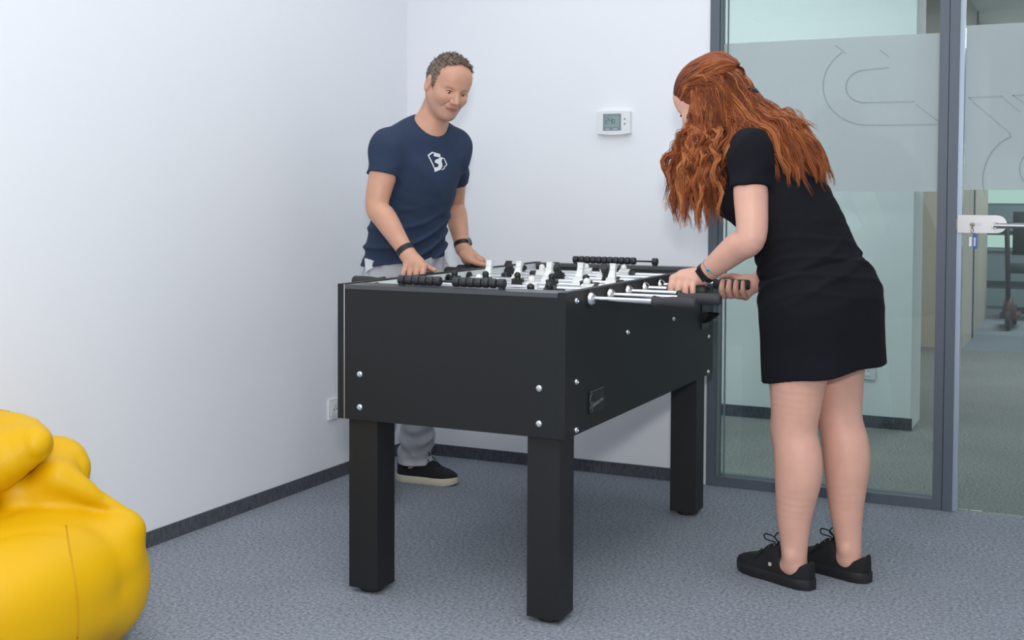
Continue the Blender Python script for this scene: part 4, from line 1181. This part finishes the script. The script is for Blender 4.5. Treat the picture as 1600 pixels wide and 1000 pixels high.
def hair(o, H, OG):
    rg = np.random.default_rng(5)
    P = H.P
    # under-volume so that nothing shows through
    v = Vol(np.arange(1.58, 2.12, .004), np.arange(3.60, 4.0, .004), np.arange(.98, 1.64, .004))
    v.ell(P(-.022, 0, .036), (.103, .086, .094), H.R, 0)
    v.ell(P(.086, 0, -.050), (.066, .080, .078), H.R, .01, op='cut')
    v.chain([P(-.035, .060, .035), A3(1.728, 3.725, 1.37), A3(1.712, 3.715, 1.25), A3(1.715, 3.71, 1.16)], [.024, .034, .032, .010], .02)
    v.chain([P(-.05, .055, .03), A3(1.775, 3.718, 1.37), A3(1.770, 3.708, 1.25), A3(1.770, 3.71, 1.17)], [.03, .034, .026, .010], .02)
    v.chain([P(-.02, -.075, .02), A3(1.71, 3.89, 1.37), A3(1.71, 3.89, 1.25), A3(1.71, 3.89, 1.18)], [.024, .036, .03, .010], .02)
    v.chain([P(-.085, .0, .03), A3(1.875, 3.79, 1.405), A3(1.965, 3.79, 1.355), A3(2.040, 3.785, 1.275), A3(2.065, 3.785, 1.23)], [.058, .046, .032, .018, .008], .03)
    v.chain([P(-.06, .045, .03), A3(1.845, 3.725, 1.392), A3(1.905, 3.71, 1.36)], [.04, .036, .016], .03)
    v.chain([P(-.07, -.05, .03), A3(1.86, 3.86, 1.395), A3(1.95, 3.87, 1.345), A3(2.01, 3.87, 1.27)], [.05, .045, .030, .008], .03)
    hm = v.mesh('hair', 1)
    S = []
    def clump(ctrl, ns, r0, r1, amp, cyc, rr, tint, npt=26, jit=.006, ln=(.85, 1.06), stray=.06):
        c = np.array(ctrl, float); g = np.linspace(.15, 1.3, len(c))[:, None]
        c = c+rg.normal(0, jit, 3)*g+rg.normal(0, jit*.6, c.shape)*g
        p = spline(c, 40)[:max(10, int(38*rg.uniform(*ln)))]; k = npt
        p = np.stack([np.interp(np.linspace(0, 1, k), np.linspace(0, 1, len(p)), p[:, q]) for q in range(3)], 1)
        u = np.linspace(0, 1, k); t = np.gradient(p, axis=0); t /= np.linalg.norm(t, axis=1)[:, None]
        a = np.cross(t, (.25, .95, .2)); a /= np.linalg.norm(a, axis=1)[:, None]; b = np.cross(t, a)
        am = amp*rg.uniform(.6, 1.35)*np.clip(u*3-.25, 0, 1); f = cyc*rg.uniform(.75, 1.3)*2*math.pi; p1, p2 = rg.uniform(0, 6.28, 2)
        p = p+a*(am*np.sin(f*u+p1))[:, None]+b*(am*.8*np.sin(f*u*.93+p2))[:, None]
        bt = rg.uniform(*tint)
        for _ in range(ns):
            w = rg.uniform(0, 6.28); q = math.sqrt(rg.uniform(0, 1)); rad = r0*(1-u)**.7+r1*u
            if rg.uniform() < stray: rad = rad*(1+2.2*u)
            ff = f*rg.uniform(.96, 1.04); ph = rg.normal(0, .25)
            d = a*(q*rad*np.cos(w+ph*u))[:, None]+b*(q*rad*np.sin(w+ph*u))[:, None]+a*(.25*am*np.sin(ff*u*1.1+p1+ph*3))[:, None]
            m = max(8, int(k*rg.uniform(.86, 1.)))
            uu = np.linspace(0, 1, m); r = rr*rg.uniform(.6, 1.3)*np.clip(np.minimum(uu*8+.4, (1-uu)*5+.12), .1, 1)
            S.append(((p+d)[:m], r, float(np.clip(bt+rg.normal(0, .11), 0, 1)), .6))
    def sheet(guides, n, **kw):
        G = np.array(guides, float); m = len(G)
        for i in range(n):
            s = rg.uniform(0, m-1-1e-6); j = int(s); f = s-j
            clump(G[j]*(1-f)+G[j+1]*f, **kw)
    # combed hair over the skull, meeting at the back of the head
    for i in range(2200):
        az = math.radians(rg.uniform(-104, 104)); ph_h = math.radians(np.interp(abs(math.degrees(az)), [0, 40, 75, 105], [76, 70, 45, 12]))
        p0 = ph_h if rg.uniform() < .4 else rg.uniform(-.9, ph_h); p1 = max(-1.48, p0-rg.uniform(.7, 1.4))
        q = np.linspace(0, 1, 12); ph = p0+(p1-p0)*q; az2 = az*(1-.10*q)+.03*np.sin(q*8+rg.uniform(0, 6)); e = rg.uniform(.003, .012)+.017*np.clip((-ph-.35)*1.6, 0, 1)+.006*np.clip(-ph, 0, 1)*np.abs(np.sin(3*az+1))
        pts = np.array([P(-.022+(.104+ee)*math.sin(x), (.088+ee)*math.cos(x)*math.sin(y), .036+(.095+ee)*math.cos(x)*math.cos(y)) for x, y, ee in zip(ph, az2, np.broadcast_to(e, ph.shape))])
        r = rg.uniform(.0010, .0024)*np.clip(np.minimum(q*8+.3, (1-q)*5+.1), .1, 1)
        S.append((pts, r, float(np.clip((.24 if p0 > .5 else .48)+rg.normal(0, .14), 0, 1)), .6))
    near = [[P(-.020, .089, .036), (1.704, 3.692, 1.405), (1.643, 3.695, 1.30), (1.641, 3.690, 1.085)],
            [P(-.026, .090, .045), (1.716, 3.690, 1.395), (1.685, 3.675, 1.26), (1.690, 3.675, 1.055)],
            [P(-.03, .090, .045), (1.745, 3.683, 1.385), (1.740, 3.668, 1.26), (1.748, 3.675, 1.045)],
            [P(-.055, .088, .045), (1.785, 3.678, 1.385), (1.788, 3.662, 1.26), (1.790, 3.675, 1.085)]]
    kw = dict(ns=22, r0=.008, r1=.0035, amp=.0112, cyc=4.4, rr=.0011, tint=(.12, .95), jit=.010, ln=(.78, 1.10))
    sheet(near, 120, **kw)
    sheet([[g+A3(.004, .028, 0) if k else g for k, g in enumerate(G)] for G in near], 60, **kw)
    sheet([[P(.02, -.082, .03), (1.675, 3.88, 1.40), (1.655, 3.89, 1.30), (1.665, 3.89, 1.15)], [P(-.04, -.086, .04), (1.75, 3.90, 1.38), (1.745, 3.90, 1.27), (1.75, 3.89, 1.13)]], 45, **kw)
    # a few loose locks at the face side of the curtain
    sheet([[P(-.010, .088, .030), (1.694, 3.698, 1.395), (1.634, 3.70, 1.29), (1.638, 3.695, 1.13)], [P(-.014, .088, .035), (1.698, 3.696, 1.395), (1.640, 3.695, 1.29), (1.652, 3.69, 1.12)]], 7, ns=9, r0=.004, r1=.002, amp=.006, cyc=2.6, rr=.0009, tint=(.4, .9), jit=.005)
    # over the shoulder and down the back
    back = [[P(-.085, .070, .035), (1.855, 3.700, 1.425), (1.925, 3.672, 1.368), (1.965, 3.655, 1.255), (1.985, 3.655, 1.135)],
            [P(-.095, .045, .045), (1.875, 3.725, 1.445), (1.960, 3.705, 1.385), (2.010, 3.690, 1.285), (2.040, 3.685, 1.175)],
            [P(-.105, .010, .050), (1.885, 3.780, 1.462), (1.980, 3.765, 1.405), (2.055, 3.750, 1.310), (2.100, 3.745, 1.190)],
            [P(-.105, -.02, .050), (1.890, 3.820, 1.462), (1.985, 3.815, 1.405), (2.065, 3.805, 1.310), (2.122, 3.800, 1.175)],
            [P(-.095, -.05, .040), (1.885, 3.880, 1.440), (1.965, 3.890, 1.380), (2.035, 3.880, 1.290), (2.070, 3.870, 1.200)]]
    kb = dict(ns=22, r0=.009, r1=.004, amp=.0065, cyc=3.2, rr=.0011, tint=(.25, .95), jit=.010)
    sheet(back[1:], 150, **kb)
    sheet(back[:2], 16, ns=20, r0=.009, r1=.004, amp=.005, cyc=2.6, rr=.0011, tint=(.4, .95), jit=.005)
    # hair lying over the side of the head above the curtain
    sheet([[P(-.018, .092, .052), P(-.034, .097, .015), P(-.042, .099, -.03), (1.745, 3.683, 1.36)], [P(-.05, .088, .062), P(-.065, .098, .02), P(-.07, .100, -.03), (1.785, 3.678, 1.36)], [P(-.09, .066, .06), P(-.11, .082, .02), P(-.115, .085, -.03), (1.845, 3.68, 1.385)]], 70, ns=18, r0=.009, r1=.006, amp=.005, cyc=2.6, rr=.0012, tint=(.2, .8), jit=.006)
    # twisted lock from the temple to the clip, and more cover on the crown
    sheet([[P(.052, .062, .050), P(.0, .090, .058), P(-.055, .092, .050), P(-.110, .062, .028), P(-.126, .020, .018)], [P(.045, .068, .030), P(.0, .096, .040), P(-.055, .098, .034), P(-.106, .072, .012), P(-.124, .026, .008)]], 16, ns=20, r0=.008, r1=.007, amp=.006, cyc=2.2, rr=.0013, tint=(.25, .9), jit=.004)
    sheet([[P(.03, .03, .112), P(-.05, .035, .126), P(-.105, .035, .088), P(-.128, .03, .035), P(-.125, .025, .0)], [P(.03, -.03, .112), P(-.05, -.03, .128), P(-.105, -.02, .090), P(-.130, -.01, .035), P(-.125, -.01, .0)], [P(.0, .062, .092), P(-.06, .070, .098), P(-.105, .060, .068), P(-.128, .04, .025), P(-.122, .035, -.005)]], 40, ns=18, r0=.010, r1=.007, amp=.006, cyc=2.0, rr=.0012, tint=(.2, .75), jit=.006)
    sheet([[P(-.10, .060, .055), P(-.132, .050, .0), (1.846, 3.728, 1.50), (1.882, 3.715, 1.442), (1.935, 3.705, 1.392)], [P(-.11, .010, .065), P(-.140, .010, .01), (1.852, 3.775, 1.508), (1.890, 3.765, 1.455), (1.95, 3.76, 1.412)], [P(-.10, -.04, .060), P(-.135, -.03, .005), (1.850, 3.830, 1.505), (1.888, 3.835, 1.450), (1.94, 3.84, 1.405)]], 60, ns=20, r0=.011, r1=.008, amp=.006, cyc=2.0, rr=.0012, tint=(.2, .85), jit=.006)
    # neck and near shoulder, filling between curtain and back
    sheet([[P(-.05, .085, .040), (1.800, 3.690, 1.43), (1.825, 3.680, 1.385), (1.805, 3.665, 1.33)], [P(-.08, .075, .040), (1.840, 3.690, 1.43), (1.885, 3.675, 1.392), (1.915, 3.665, 1.355)]], 40, ns=18, r0=.010, r1=.006, amp=.006, cyc=2.5, rr=.0011, tint=(.25, .8), jit=.007)
    sheet([[P(-.06, .082, .030), (1.845, 3.668, 1.392), (1.850, 3.615, 1.33), (1.812, 3.600, 1.245)], [P(-.06, .082, .030), (1.83, 3.665, 1.392), (1.822, 3.615, 1.335), (1.80, 3.62, 1.28)]], 4, ns=8, r0=.004, r1=.003, amp=.003, cyc=1.5, rr=.0008, tint=(.6, .95), jit=.004)
    # flyaways
    sheet([[P(-.10, .01, .06), (1.90, 3.79, 1.472), (1.99, 3.78, 1.43), (2.06, 3.78, 1.395)], [P(-.10, -.02, .06), (1.91, 3.82, 1.465), (2.0, 3.81, 1.42), (2.075, 3.80, 1.37)]], 26, ns=5, r0=.006, r1=.004, amp=.009, cyc=2, rr=.0008, tint=(.5, .95), jit=.010)
    sm = strands_mesh('hair', S, None)
    hr = link('hair', sm, 'red_hair', o, OG); hr['label'] = 'long curly copper-red hair'
    link('hair_underlayer', hm, 'hair_under', hr, OG)
    bm = BM(); c = A3(1.850, 3.775, 1.500)
    for k in range(5):
        tube(bm, [c+A3(.0, -.03+.014*k, .012), c+A3(.022, -.03+.014*k, .020), c+A3(.03, -.028+.013*k, .008)], .0028, 6)
    tube(bm, [c+A3(.004, -.035, .014), c+A3(.004, .032, .014)], .004, 8)
    obj('hair_clip', bm, 'black_plastic', hr, smooth=True)
woman()
